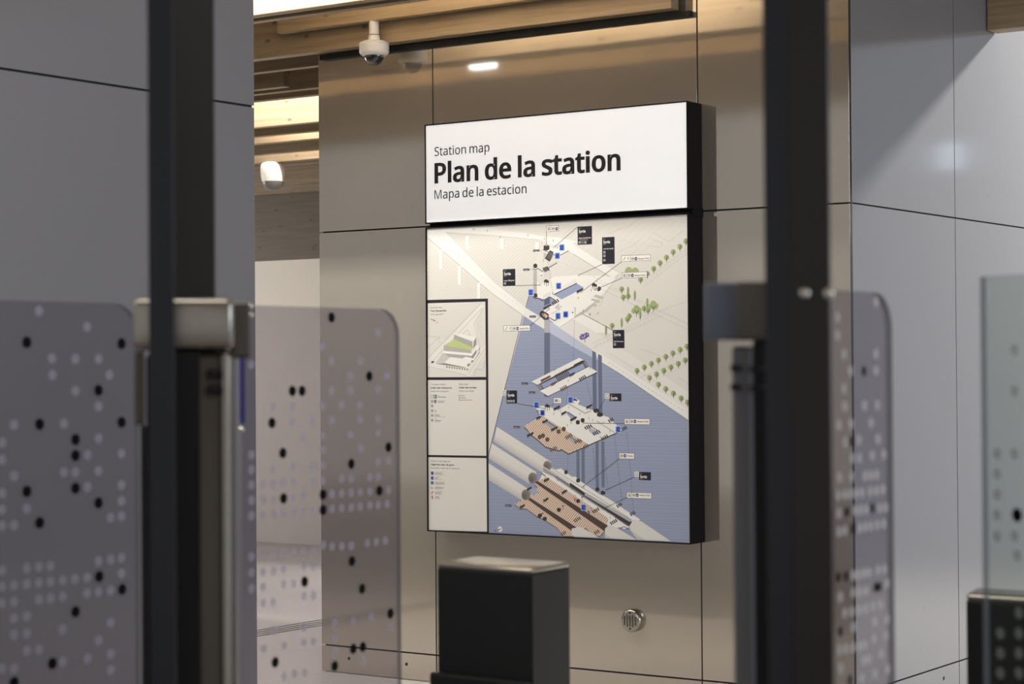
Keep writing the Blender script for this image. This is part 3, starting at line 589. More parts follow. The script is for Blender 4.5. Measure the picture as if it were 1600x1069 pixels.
# trees
def tree(px, py, r=4.2): art.disc(px, py, r, TREE, 14); art.raw([], TREE); art.poly([(px, py - r), (px + r, py), (px, py + r)], TRD); art.line([(px, py), (px + 0.2, py + r + 3)], 0.8, DK2)
def cypress(px, py): art.disc(px, py, 7, TREE, 12, 0.3); art.disc(px + 0.7, py, 6.5, TRD, 10, 0.14); art.line([(px, py + 4), (px, py + 9)], 0.7, DK2)
def bigtree(px, py): 
    for a, b, r in ((-4, 2, 4.2), (0, -2, 5), (4, 1, 4.4), (2, 3, 4)): art.disc(px + a, py + b, r, TREE, 12)
    art.line([(px, py + 11), (px, py + 5), (px + 4, py + 1)], 0.9, DK2); art.line([(px, py + 5), (px - 3, py + 1)], 0.8, DK2)
for p in ((982, 424), (992, 425)): art.disc(p[0], p[1], 6.5, TREE)
for p in ((1071.5, 377), (1062, 385.5), (1051.5, 394), (1041, 402.5), (1031, 411), (1021, 420), (1011, 428), (1000.5, 437), (971, 452), (973.5, 464.5), (981, 463), (956, 509), (980, 499), (983, 494), (1006, 482), (1012, 485),
          (995, 579.5), (1006.5, 574), (1017.5, 568.5), (1028.5, 563), (1040, 557.5), (1051, 552), (1062.5, 546.5), (1073, 541.5), (1014.5, 590.5), (1025.5, 585), (1037, 579.5), (1048, 574), (1059.5, 568.5), (1070.5, 563), (1028.5, 601), (1040, 608), (1052, 615), (1064, 622.5), (1074, 629)):
    tree(p[0], p[1], 4.2)
for p in ((981, 455), (991.5, 461), (1011, 473), (971, 504), (946.5, 516), (1000, 491)): cypress(*p)
bigtree(994, 484); bigtree(1020.5, 477)
# first floating slab
art.poly([(830, 597), (906, 559), (913, 563.5), (920, 573), (933, 582), (933, 583), (856, 620), (856, 621), (844, 612), (839, 603)], DK2)
art.poly([(830, 596.5), (905, 559), (912, 563), (846, 598), (839, 601.5)], WH); art.poly([(843, 611), (920, 573), (933, 581), (856, 619)], WH)
art.poly([(845, 600), (910, 567), (914, 575), (849, 607)], (140, 152, 184)); art.line([(845, 600), (911, 567)], 0.9, DK2)
art.poly([(839, 602), (844, 600), (848, 607), (843, 611)], (122, 122, 132)); art.poly([(911, 566), (915, 564), (919, 572), (915, 574)], (122, 122, 132))
for k in range(8): art.line([(866.5 + k * 2.5, 586 - k * 1.35), (873 + k * 2.5, 596.5 - k * 1.35)], 1.7, DK2)
flight(844, 594, 15, BR); flight(896, 570, 14); flight(860, 600, 9, BR); flight(889, 585.5, 8); stair(904.5, 591, 4, 2.6, 7); stair(875, 606.5, 4, 2.6, 8, BR)
for p in ((866.5, 580), (921.5, 577), (887.5, 597)): man(*p)
# the wide concourse slab
CON = [(837, 639), (846, 634), (858, 636), (872, 641), (888, 631), (896, 627), (899, 622), (906, 627), (903, 632), (925, 641), (938, 648), (950, 652), (957, 659), (972, 672), (888, 709), (877, 702), (873, 704), (852, 698), (841, 688), (828, 678), (825, 673), (818, 666), (845, 651)]
art.poly([(x, y + 1.8) for x, y in CON], DK2); art.poly(CON, WH)
strip_poly = [(818, 666), (848, 650), (858, 657), (919, 694.5), (888, 709), (877, 702), (873, 704), (852, 698), (841, 688), (828, 678), (825, 673)]
art.poly(strip_poly, BE); art.hatch(strip_poly, 48, 3.0, 1.4, BEL)
art.line([(888, 631), (914, 646), (923, 642)], 2.0, (172, 170, 168)); art.line([(932, 658), (960, 676)], 1.6, (176, 174, 172))
art.poly([(884, 645), (888, 643.5), (900, 652), (893, 656)], (140, 152, 184)); art.line([(886, 644), (900, 653)], 1.0, DK2)
art.poly([(850, 660), (855, 657), (868, 666), (862, 671)], (150, 156, 176)); art.line([(852, 657), (868, 667)], 1.0, DK2); art.poly([(918, 668), (928, 671), (936, 678), (928, 681), (920, 674)], (166, 172, 190)); art.line([(923, 666), (937, 675)], 1.0, DK2)
art.poly([(886, 684), (890, 681), (903, 690), (897, 694)], (160, 162, 176)); art.line([(888, 681), (903, 690)], 1.0, DK2)
for p in ((864, 638.5, 10), (876, 646, 8), (890, 655.5, 10), (846.5, 659, 8), (860, 671, 10), (837, 653, 9), (822.5, 680, 10), (915, 636, 9)): flight(*p)
for p in ((913, 667, 3), (919, 665, 2), (926, 676, 3), (932, 674, 2), (883, 682, 3), (888, 679, 2), (897, 689, 3), (903, 688, 2), (859, 702, 4), (911, 697, 3), (939, 684, 4), (971, 669, 3), (950, 656, 3)): stair(p[0], p[1], p[2], 2.6, 7, BR if p[0] < 912 and p[1] > 676 else DK2)
for p in ((902.5, 660), (910, 657), (872.5, 674.5), (880.5, 670.5), (931.5, 642), (937, 648), (843, 683), (848, 681), (855, 687)): cube(p[0], p[1], 6 if p[0] < 920 else 9, 7.5, BR if p[0] < 900 else DK2)
gantry(851, 633.5); art.poly([(894, 625), (898, 623), (902, 625), (901, 627)], DK2)
for p in ((888, 638), (875, 644), (905.5, 648), (919.5, 655), (925.5, 658), (892.5, 663), (942, 662), (952.5, 676), (886, 666), (937.5, 684), (865, 648), (896, 631)): man(p[0], p[1], DK2, 3)
art.line([(839, 641), (845, 645)], 1.2, DK2)
blue(838, 633); blue(891, 625); blue(965.5, 671); art.rect(842.5, 640, 9.5, 10.5, (190, 200, 224), 2); art.rect(844, 641, 6.5, 8.5, BLU, 0.8); art.rect(845.5, 643, 3.4, 4.8, BLK, 0.5)
# tunnels
def tube(p0, p1, q0, q1):
    art.poly([p0, p1, q1, q0], (208, 206, 202))
    for k in range(3): 
        t0, t1 = 0.55 + k * 0.15, 1.0
        L = lambda a, b, t: (a[0] + (b[0] - a[0]) * t, a[1] + (b[1] - a[1]) * t)
        art.poly([L(p0, q0, t0), L(p1, q1, t0), q1, q0], [(202, 200, 196), (194, 192, 189), (184, 182, 180)][k])
tube((776, 667), (861, 722), (771, 690), (849, 740)); tube((768, 693), (838, 738), (763, 716), (826, 756)); tube((763, 724), (828, 766), (763, 750), (815, 782))
art.hatch([(764, 706), (771, 690), (780, 667), (776, 667)], 0, 2, 0.1, WH)
# platforms
art.poly([(849, 736), (862, 731), (868, 734), (876, 732), (884, 738), (893, 745), (899, 745), (904, 750), (937, 773), (945, 776), (969, 791), (975, 796), (991, 806), (1000, 812), (985, 823), (975, 827), (968, 824), (948, 828), (900, 800), (840, 757)], WH)
slab = [(804, 788), (817, 781), (828, 772), (840, 762), (835, 757), (842, 752), (853, 745), (950, 810), (945, 830), (937, 838), (925, 836), (915, 825), (905, 832), (898, 838), (880, 838), (870, 825), (850, 812), (840, 808), (822, 795), (812, 795)]
art.poly([(x, y + 1.2) for x, y in slab], DK2); art.poly(slab, BE); art.hatch(slab, 48, 3.0, 1.4, BEL)
art.poly([(831, 762), (838, 765), (842, 770), (832, 775), (829, 770)], (150, 160, 186))
art.poly([(834, 753), (840, 752), (950, 822), (945, 831)], (74, 60, 54)); art.poly([(822, 779), (828, 778), (900, 824), (896, 832)], (74, 60, 54))
art.poly([(849, 729), (853, 731), (985, 818), (981, 823), (849, 735)], (120, 120, 126)); art.poly([(890, 754), (912, 769), (987, 815), (984, 823), (890, 760)], (58, 54, 56)); art.poly([(914, 769), (986, 812), (984, 816), (913, 774)], (168, 168, 172))
art.line([(849, 728), (890, 754)], 1.2, (190, 190, 192)); art.line([(855, 728), (932, 776), (990, 815)], 0.5, DK2); art.line([(868, 748), (912, 778), (960, 808)], 1.4, (186, 184, 182))
for k in range(10): art.line([(852 + k * 4, 733 + k * 2.6), (852 + k * 4, 737 + k * 2.6)], 0.4, (170, 170, 174))
tube((893, 826), (905, 824), (893, 839), (893, 839)); art.poly([(895, 826), (905, 823), (915, 828), (936, 840.5), (896, 838.6), (893, 833)], (206, 204, 200)); art.poly([(945, 826), (952, 820), (962, 824), (995, 844), (955, 841.6), (945, 834)], (206, 204, 200)); art.poly([(984, 820), (992, 812), (1002, 815), (1048, 846), (1008, 844.4), (984, 828)], (206, 204, 200))
art.poly([(945, 834), (955, 841.6), (945, 841)], (190, 188, 186)); art.poly([(984, 828), (1008, 844.4), (996, 843.8)], (190, 188, 186))
for x, y, r in ((855, 728, 7.4), (832, 747, 8.2), (821.5, 773.5, 8.2)):
    art.disc(x, y, r, (128, 124, 122), 20); art.disc(x - 1.2, y + 1.2, r * 0.8, (112, 108, 106), 18); art.disc(x - 2.4, y + 2.4, r * 0.5, (96, 92, 90), 16)
art.poly([(848, 729), (853, 731), (870, 742), (866, 746), (849, 738)], (150, 150, 154)); art.line([(847, 728.5), (890, 756)], 1.2, (212, 211, 208))
art.line([(846, 740), (852, 744)], 1.4, DK2); art.line([(968, 826), (975, 823), (982, 827)], 1.0, DK2)
for p in ((849, 750.5, 8), (877, 769, 8), (822.5, 764, 7), (848, 781.5, 8), (811, 792, 8), (872, 771, 0.5)): flight(*p)
for p in ((925, 798, 4), (953, 816, 4), (963, 789, 3), (984, 802, 3), (896, 812, 4), (928, 831, 3), (876, 833, 3), (918, 798, 1)): stair(p[0], p[1], p[2], 2.6, 7, BR if p[1] > 805 and p[0] < 940 else DK2)
for p in ((884, 738, 5), (903, 751, 6), (933, 765, 6), (942, 770, 7), (903, 783, 6), (873, 797, 6), (843, 806, 6), (851, 811, 6)): cube(p[0], p[1], p[2], 7, DK2)
for p in ((908, 777), (878, 791), (845, 803)): art.line([(p[0], p[1]), (p[0] + 4, p[1] - 1)], 1.2, DK2); man(p[0] + 1, p[1] + 5, DK2, 5)
for p in ((893, 765.5), (871, 752), (923.5, 796), (953, 810), (912, 763), (949, 801)): man(p[0], p[1], DK2, 3)
art.disc(897.8, 776.5, 2.2, (176, 52, 44)); art.disc(897.8, 776.5, 1.3, WH); art.rect(897, 779, 1.8, 5, (176, 52, 44))
blue(911.5, 793)
art.disc(781, 827, 4.3, (214, 212, 206), 18); art.line([(777.5, 828.4), (781, 827)], 1.3, DK2); art.line([(781, 827), (784.5, 825.6)], 0.5, BR); art.text('N', 772, 831, 3, 3.2, DK2, 0.02)
# call-out labels
def leader(a, b): art.line([a, b], 0.8, DK2); art.disc(b[0], b[1], 1.5, DK2); art.disc(b[0], b[1], 0.95, WH)
def sortie(px, py, w, h, street, icons, head=None, off=0):
    art.rect(px, py, w, h, (26, 25, 36)); art.text('Exit', px + 2, py + 3.2 , 3.4, 1.7, (170, 168, 172)); art.text('Sortie', px + 2, py + 9.4, min(10.5, w * 0.62), 4.6, (232, 230, 230), 0.02); art.text('Salida', px + 2, py + 11.6, 3.8, 1.3, (170, 168, 172))
    if street:
        art.text(street[0], px + 2, py + 18.8, w - 3.6, 2.0, (226, 224, 222), 0.02)
        if len(street) > 1: art.text(street[1], px + 4, py + 21.4, w - 10, 1.7, (206, 150, 96), 0.02)
    for (ix, iy, c) in icons: art.rect(px + ix, py + iy, 3.2, 3.4, c, 0.5); art.rect(px + ix + 0.7, py + iy + 0.9, 1.8, 1.6, (40, 40, 52))
IC = (196, 194, 196)
sortie(902, 354.3, 22.5, 28.5, ('place des Étoiles', 'Franchissement'), [(1.8, 22.8, IC), (6.2, 22.8, (90, 160, 170)), (10.6, 22.8, IC)])
sortie(940.3, 371, 19.5, 42, ('rue du Landy',), [(2, 21.5, IC), (2, 27, IC), (2, 34, IC)])
sortie(785.2, 420.8, 19.5, 26.5, ('rue Pleyel',), [(1.8, 20.5, IC)])
sortie(957, 515.8, 18.2, 28.5, ('bd Ornano',), [(1.8, 20.8, IC)])
sortie(791, 610.2, 16.5, 20.4, None, [(1.2, 15, IC), (5.2, 15, IC), (9.4, 15, IC)])
sortie(952, 614.8, 18.6, 12.2, None, []); art.rect(945, 615, 7, 8, (214, 212, 208)); art.rect(946.4, 616.4, 4, 5, DK2, 0.6); art.rect(947, 617, 2.8, 3.6, (214, 212, 208))
sortie(998, 737.6, 18.6, 12.6, None, []); art.rect(991, 737, 7, 8, (214, 212, 208)); art.rect(992.4, 738.4, 4, 5, DK2, 0.6); art.rect(993, 739, 2.8, 3.6, (214, 212, 208))
art.rect(784, 609.8, 6.8, 8.2, (214, 212, 208)); art.rect(785.4, 611.4, 4, 5, DK2, 0.6); art.rect(786, 612, 2.8, 3.6, (214, 212, 208))
def pill(px, py, w, h, split, name, first):
    art.rect(px - 0.5, py - 0.5, w + 1, h + 1, DK2); art.rect(px, py, w, h, (224, 222, 218))
    if split: art.line([(px + split, py), (px + split, py + h)], 0.6, DK2)
    x = px + (split or 0) + 1.6; m = py + h / 2
    if first == 'esc':
        art.line([(px + 2.2, m + 2), (px + 4, m + 1), (px + 5.5, m - 2)], 0.8, DK2); art.disc(px + 5, m - 1.6, 0.7, DK2); art.line([(px + 9, m + 1.5), (px + 11, m - 1), (px + 9.4, m - 2)], 0.8, DK2)
    elif first == 'lift':
        art.rect(px + 1.8, m - 2.4, 3.6, 4.8, DK2, 0.5); art.rect(px + 2.4, m - 1.8, 2.4, 3.6, (224, 222, 218), 0.3); art.rect(px + 3, m - 0.6, 1.2, 2, DK2)
    if name is not None:
        art.disc(x + 2, m, 2.5, DK2); art.disc(x + 2, m, 2.0, (224, 222, 218)); art.text('M', x + 0.9, m + 1.1, 2.2, 2.2, DK2, 0.02)
        art.disc(x + 7.2, m, 2.6, (62, 44, 92)); art.text('14', x + 5.8, m + 1.0, 2.8, 2.0, (230, 228, 232), 0.01)
        if name: art.text(name, x + 10.6, m + 1.2, px + w - x - 12.4, 2.4, DK2, 0.025)
pill(853.5, 353.3, 18.6, 8.6, 7, '', 'lift'); leader((853.5, 361.5), (853.3, 383.6))
leader((902, 354.5), (866.5, 385.5)); leader((940.5, 413), (904, 430)); leader((804.5, 446.5), (843, 445.5)); leader((957, 516), (909.5, 490.3))
pill(971, 400, 44.5, 8.6, 13.5, "Aéroport d'Orly", 'esc'); leader((971, 409), (908.5, 456)); pill(971.8, 426.3, 38.5, 8.2, 7.2, "Aéroport d'Orly", 'lift'); leader((971.8, 434.5), (930.5, 452.5))
pill(786.5, 509.4, 41, 8, 13, "Aéroport d'Orly", 'esc'); leader((828, 509.4), (857.5, 483))
leader((807.5, 630.5), (851, 638.5)); pill(865, 621.8, 11.5, 8.2, None, None, None)
art.rect(866.8, 624, 1.6, 4.2, DK2); art.rect(869, 624, 1.6, 4.2, DK2); art.line([(872.6, 624), (872.4, 626.4), (874.6, 627.8)], 0.7, DK2)
leader((864, 631), (861.5, 636)); leader((945, 623), (932.5, 645.5))
pill(975.5, 654.4, 39, 8.6, 7.5, "Aéroport d'Orly", 'lift'); leader((975.5, 662), (911, 661.3)); pill(967.3, 708.2, 23, 8.4, None, 'Terminus', None); leader((967.3, 717), (909.5, 761.5))
leader((991, 745.5), (944, 767)); pill(979.3, 769.6, 38, 8.4, 7.2, "Aéroport d'Orly", 'lift'); leader((979.3, 777.5), (940.5, 796))
# the three boxes down the left side
art.poly([(667, 468.8), (762, 466.6), (763.6, 833), (668, 830)], (30, 28, 36))
art.poly([(668, 474), (758, 471.4), (759, 589.2), (668, 589.6)], (206, 204, 199)); art.poly([(668, 594), (759, 593.8), (759.6, 712.4), (668, 711)], (208, 206, 201)); art.poly([(668, 714.4), (759.6, 716), (760.6, 831), (668, 828.6)], (208, 206, 201))
TX = (64, 62, 66)
art.hatch([(690, 476), (757, 474), (757, 540), (748, 520), (738, 505), (757, 478), (700, 530), (669, 530), (669, 476)], -6, 3.2, 0.6, (188, 186, 182))
art.text('Overall view', 672, 482, 19, 2.6, TX); art.text("Vue d'ensemble", 672, 487.2, 25, 2.7, INK, 0.03); art.text('Vista general', 672, 492.6, 20, 2.6, TX)
art.disc(680, 502, 4.6, (196, 168, 158), 18); art.disc(680, 502, 4.2, (208, 204, 198), 18); art.line([(676, 499.6), (680, 502)], 1.3, DK2); art.line([(680, 502), (684.5, 505)], 0.5, BR); art.text('N', 673, 500.5, 2.2, 2.4, DK2, 0.02)
art.poly([(668, 560), (700, 530), (752, 475), (756, 478), (742, 505), (750, 545), (757, 540), (757, 550), (735, 588), (668, 575)], (214, 212, 208))
for s in ([(668, 560), (752, 473)], [(677, 563), (754, 480)], [(754, 482), (740, 506), (746, 530), (750, 548)], [(668, 573), (728, 586)], [(731, 585), (757, 545)], [(668, 525), (686, 527), (687, 537)], [(668, 543), (686, 527)], [(742, 577), (754, 578), (757, 565)], [(742, 577), (741, 588)], [(722, 522), (730, 515), (735, 525), (722, 522)]): art.line(s, 0.6, (160, 158, 155))
art.poly([(693, 540), (710, 530), (740, 542), (736, 548)], (176, 190, 128)); art.poly([(693, 540), (736, 547), (736, 552), (693, 548)], (168, 166, 160)); art.poly([(709, 523), (738, 534), (738, 543), (709, 530)], (160, 158, 156)); art.poly([(709, 522), (722, 522), (744, 527), (740, 533)], (222, 221, 218)); art.poly([(740, 533), (744, 527), (744, 538), (739, 545)], (140, 138, 138))
art.poly([(691, 549), (737, 552.5), (748, 538), (748, 542), (738, 556), (692, 552)], (228, 227, 224)); art.poly([(692, 552), (737, 556), (737, 562), (705, 561)], (164, 162, 162)); art.poly([(737, 556), (744, 546), (744, 552), (737, 561)], (138, 136, 138))
art.poly([(716, 563), (728, 558), (737, 561), (748, 545), (749, 541), (749, 552), (738, 567), (716, 564)], (150, 148, 150)); art.poly([(716, 563), (728, 557.5), (739, 560.5), (748, 546), (748, 550), (740, 563), (728, 561.5)], (228, 227, 224))
art.poly([(680, 568), (692, 551), (703, 559), (694, 567)], (190, 188, 186)); art.poly([(694, 567), (703, 558), (737, 562), (731, 575.5)], (222, 221, 217)); art.poly([(680, 568.5), (695, 567.5), (731, 575), (722, 574.5)], (132, 130, 130))
for k in range(9): art.disc(698 + k * 4, 573.5 + k * 0.5, 1.6, TRD, 8)
art.disc(731, 571, 2, TRD, 8); art.disc(733, 569.5, 1.8, TRD, 8); art.disc(675, 566, 2, (70, 56, 110), 8); art.disc(677, 565.4, 1.4, (70, 56, 110), 8)
def bars(px, py, ws, cols=None):
    for k, w in enumerate(ws): art.line([(px, py + k * 2.1), (px + w, py + k * 2.1 )], 0.9 if k % 3 == 1 else 0.6, (84, 82, 84) if k % 3 == 1 else (140, 138, 137))
for (px, py, ws, t) in ((672.6, 602, (23, 33, 28), ('Transport index', 'Index des transports', 'Índice de transport')), (717, 601.6, (14, 27, 23), ('Exit index', 'Index des sorties', 'Índice de salida')), (672.8, 721.6, (30, 36, 45), ('Station map legends', 'Légendes plan de gare', 'Leyendas mapa de la estación'))):
    for k in range(3): art.text(t[k], px, py + k * 5.3, ws[k], 2.7, INK if k == 1 else TX, 0.03 if k == 1 else 0)
art.rect(672.6, 617, 4.6, 5.6, (120, 128, 124), 1); art.rect(673.2, 617.6, 3.4, 4.4, (200, 200, 196), 0.6); art.rect(677.8, 617, 4.4, 5.8, (42, 84, 66), 1); art.text('D', 678.8, 621.4, 2.4, 3, (220, 222, 218), 0.02)
art.disc(674.8, 627.3, 2.5, DK2); art.disc(674.8, 627.3, 2.0, (208, 206, 201)); art.text('M', 673.7, 628.3, 2.2, 2.0, DK2, 0.02); art.disc(679.8, 627.3, 2.7, (62, 44, 92)); art.text('14', 678.3, 628.3, 2.9, 2.0, (224, 222, 226), 0.01)
bars(683.4, 618.4, (3, 13)); bars(683.4, 626.2, (12, 10))
for y in (634, 641.6, 649, 656.6): art.rect(672.8, y - 2.4, 4, 5.2, (150, 148, 150), 0.8); art.rect(673.3, y - 1.9, 3, 4.2, (200, 198, 194), 0.6); art.rect(673.8, y - 0.6, 2.2, 1.8, DK2)
bars(678.6, 640.4, (2, 3, 2)); bars(678.6, 647.6, (7, 8, 17)); bars(678.6, 655.4, (5, 10, 9))
for k, w in enumerate((6.5, 8.5, 10)): art.rect(716.8, 617.3 + k * 3.5, 1.3, 1.9, DK2); art.line([(719, 618.3 + k * 3.5), (719 + w, 618.3 + k * 3.5)], 0.8, (110, 108, 108))
art.line([(728.5, 625.3), (738, 625.3)], 1.6, (196, 160, 140))
for k, y in enumerate((739.4, 747, 754.4)):
    art.rect(673, y - 2.5, 4.2, 5.2, (62, 70, 140) if k < 2 else (74, 96, 150), 0.5)
art.text('E', 673.2, 763.6, 1.6, 2.2, DK2, 0.03); art.text('s.', 675, 763.6, 2, 2.0, DK2, 0.02)
art.line([(673, 770.4), (676.4, 767.4)], 1.0, (176, 60, 50)); art.line([(673.6, 772.6), (677, 768.8)], 1.0, (176, 60, 50)); art.disc(675, 775.8, 1.3, (176, 60, 50)); art.rect(674.2, 776.4, 1.7, 3.6, (150, 50, 50))
for y, ws in ((738, (15, 11, 16)), (745.4, (9, 5, 11)), (753.2, (15, 15, 15)), (760.6, (10, 14, 11)), (768.4, (14, 10, 12)), (775.4, (7, 7, 9))): bars(679, y, ws)
art.done('map_print', board_root, EMIT)

# ------------------------------------------------------------------ cameras under the boards
cpos = on_y(584.5, 60, 7.745); cx, cy = cpos.x, 7.745
zc = lambda row: on_y(584.5, row, 7.745).z
R = 0.0735
t = thing('dome_camera', 'white dome security camera on a short pole, nearest the map wall', 'camera', (cx, cy, zc(103)))
bm = bmesh.new(); lathe(bm, (cx, cy, 0), [(0.0245, zc(54)), (0.0245, zc(31.5))], 32); link('pole', bm, M_WHITE, t, True)
bm = bmesh.new(); lathe(bm, (cx, cy, 0), [(0.022, zc(55.0)), (0.022, zc(53.6))], 32); link('pole_ring', bm, M_STEELD, t, True)
bm = bmesh.new(); lathe(bm, (cx, cy, 0), [(0.029, zc(65)), (0.0285, zc(58)), (0.0265, zc(55.4)), (0.02, zc(55))], 32); link('collar', bm, M_WHITE, t, True)
bm = bmesh.new(); lathe(bm, (cx, cy, 0), [(0.052, zc(87.6)), (0.062, zc(87)), (R - 0.002, zc(83.5)), (R, zc(82)), (R, zc(69.5)), (R - 0.0015, zc(69.0)), (R - 0.0015, zc(68.6)), (R, zc(68.2)), (R - 0.004, zc(66.5)), (0.055, zc(64.5)), (0.029, zc(63.6))], 48); link('body', bm, M_WHITE, t, True)
zt, rb = zc(87), 0.049
bm = bmesh.new(); lathe(bm, (cx, cy, 0), [(max(0.0005, rb * math.cos(a)), zt - (zt - zc(103.0)) * math.sin(a)) for a in [k * math.pi / 16 for k in range(8, -1, -1)]], 40); link('dome', bm, M_DOME, t, True)
YC2 = 11.84
c2 = on_y(426, 270, YC2); z2 = lambda row: on_y(426, row, YC2).z
s2 = 0.5 * abs((on_y(444, 270, YC2) - on_y(408, 270, YC2)).length) * 0.80
t = thing('turret_camera', 'white round camera with grey dome, hanging in the passage beyond the wall edge', 'camera', (c2.x, YC2, z2(297)))
bm = bmesh.new(); lathe(bm, (c2.x, YC2, 0), [(s2 * 0.9, z2(284)), (s2 * 0.97, z2(276)), (s2, z2(268)), (s2, z2(261)), (s2 * 0.95, z2(257.5)), (s2 * 0.84, z2(255)), (s2 * 0.7, z2(254)), (s2 * 0.7, zrow(450, 252, 11.80))], 40); link('body', bm, M_WHITE, t, True)
zt, zb2, rb = z2(284), z2(298), s2 * 0.88
bm = bmesh.new(); lathe(bm, (c2.x, YC2, 0), [(max(0.0005, rb * math.cos(a)), zt - (zt - zb2) * math.sin(a)) for a in [k * math.pi / 16 for k in range(8, -1, -1)]], 40); link('dome', bm, M_DOMEG, t, True)

# two lit boxes of the hall, out of frame, whose mirror images show in the cladding
def lit_box(name, label, c, hx, hy, hz, strength):
    t = thing(name, label, 'lamp', (c.x, c.y, c.z - hz))
    bm = bmesh.new(); box(bm, c.x - hx, c.x + hx, c.y - hy, c.y + hy, c.z - hz, c.z + hz, 0, 0.003); link('luminous_face', bm, emit_mat('cool_diffuser', (0.75, 0.86, 1.0), strength), t)
    bm = bmesh.new(); box(bm, c.x - 0.006, c.x + 0.006, c.y - 0.006, c.y + 0.006, c.z + hz - 0.002, ZT + 0.002, 0); link('hanger_rod', bm, M_WHITE, t)
p = on_y(755, 102, YW); d = (p - CAM); d.y = -d.y; c = p + d * ((YW - 6.62) / -d.y)
lit_box('emergency_lamp', 'small cool white lamp, seen only as a bright mirror spot above the map header', c, 0.075, 0.03, 0.02, 4.0)
p = on_x(1485, 245, XC); d = (p - CAM); d.x = -d.x; c = p + d * ((-2.3 - XC) / d.x)
lit_box('lit_sign_box', 'lit white sign box, seen only as a pale mirror spot in the side wall', c, 0.075, 0.04, 0.08, 1.1)

# ------------------------------------------------------------------ round steel outlet on the wall
pd = on_y(986.5, 970, YW - 0.02)
t = thing('wall_outlet_cap', 'small round steel cap with slots, low on the wall below the map', 'wall cap', (pd.x, YW, pd.z))
bm = bmesh.new(); lathe(bm, (pd.x, YW, pd.z), [(0.052, -0.0005), (0.052, -0.024), (0.047, -0.031), (0.040, -0.033)], 40, axis='Y'); link('cap', bm, M_STEEL, t, True)
bm = bmesh.new()
for k in range(5):
    h = [0.02, 0.028, 0.025, 0.028, 0.02][k]; x = pd.x + (k - 2) * 0.0145; box(bm, x - 0.0028, x + 0.0028, YW - 0.0342, YW - 0.033, pd.z - h, pd.z + h, 0)
link('slots', bm, M_STEELD, t)
for s in (1, -1):
    bm = bmesh.new(); lathe(bm, (pd.x, YW - 0.033, pd.z + s * 0.036), [(0.0045, 0), (0.0045, -0.0016)], 12, axis='Y'); link('screw', bm, M_BLACK, t)

# ------------------------------------------------------------------ glass gate wings with printed dots
ZG = 1.655
def wing(name, label, a, b, ztop, zbot, dots_b, dots_p, mat, round_a, round_b, rb=0.0094, rp=0.0078, rad=0.05, pale=None):
    A0 = Vector((*ground(*a), 0)); B0 = Vector((*ground(*b), 0)); t_ = (B0 - A0); L = t_.length; t_.normalize()
    n = Vector((t_.y, -t_.x, 0));
    if n.dot(A0) > 0: n = -n                                        # towards the hall
    root = thing(name, label, 'glass door', tuple(A0 + Vector((0, 0, zbot))), 'dotted glass gate wings')
    P = []
    def corner(cx_, cz_, a0):
        for k in range(7): an = math.radians(a0 + 15 * k); P.append((cx_ + rad * math.cos(an), cz_ + rad * math.sin(an)))
    P.append((0, zbot)); P.append((L, zbot))
    if round_b: corner(L - rad, ztop - rad, 0)
    else: P.append((L, ztop))
    if round_a: corner(rad, ztop - rad, 90)
    else: P.append((0, ztop))
    th = 0.010; bm = bmesh.new()
    fr = [bm.verts.new(A0 + t_ * u + n * th / 2 + Vector((0, 0, z))) for u, z in P]; bk = [bm.verts.new(A0 + t_ * u - n * th / 2 + Vector((0, 0, z))) for u, z in P]
    bm.faces.new(fr); bm.faces.new(bk[::-1]); N = len(P)
    for i in range(N): bm.faces.new((fr[i], bk[i], bk[(i + 1) % N], fr[(i + 1) % N])).material_index = 1
    bmesh.ops.recalc_face_normals(bm, faces=bm.faces[:])
    for dots, r, off, mi_ in ((dots_b, rb, 0.0006, 2), (dots_p, rp, 0.0004, 3)):
        for px, py in dots:
            d = ray(px, py); o = A0 + n * (th / 2 + off); s = (o - CAM).dot(n) / d.dot(n); c = CAM + d * s
            for_ = [bm.verts.new(c + t_ * (r * math.cos(2 * math.pi * k / 16)) + Vector((0, 0, r * math.sin(2 * math.pi * k / 16)))) for k in range(16)]
            bm.faces.new(for_).material_index = mi_
    link('glass_pane', bm, [mat, M_GEDGE, M_DOTB, pale or M_DOTP], root)
    bm = bmesh.new(); prism(bm, [tuple((A0 + t_ * u + n * v).xy) for u, v in ((0, 0.02), (L, 0.02), (L, -0.02), (0, -0.02))], 0.2, 0.32, 0, 0.004); link('bottom_rail', bm, M_STEELD, root)
    return root
LB_ = [(42,535),(190,537),(154,610),(62,663),(190,660),(118,687),(118,712),(42,768),(118,763),(154,786),(62,817),(155,901),(191,921),(118,956),(82,1037),(22,1067)]
LP_ = [(61,486),(136,511),(81,560),(118,561),(154,561),(82,586),(171,586),(118,611),(154,635),(154,685),(137,711),(100,662),(100,738),(118,738),(154,736),(137,761),(190,709),(190,758),(190,783),(190,807),(173,809),(22,664),(3,692),(3,718),(22,744),(3,771),(3,797),(3,822),(22,821),(42,795),
 (3,892),(42,888),(61,886),(79,885),(154,877),(173,874),(190,872),(3,917),(22,915),(42,913),(61,911),(79,909),(98,907),(117,905),(136,903),(190,896),(3,943),(22,941),(61,937),(79,935),(98,932),(136,927),(154,925),(173,923),(22,966),(42,963),(22,992),(42,990),(98,984),(173,973),(42,1017),(61,1015),(154,1001),(173,1022),(137,1029),(98,1034),(3,1045),(22,1045),(173,1047)]
CB_ = [(457,611),(472,611),(425,661),(442,708),(443,779),(505,773),(505,797),(549,725),(593,767),(607,699),(518,496),(577,588),(550,877),(566,920),(476,909),(610,959),(430,1035),(552,1014),(567,1011),(523,1041)]
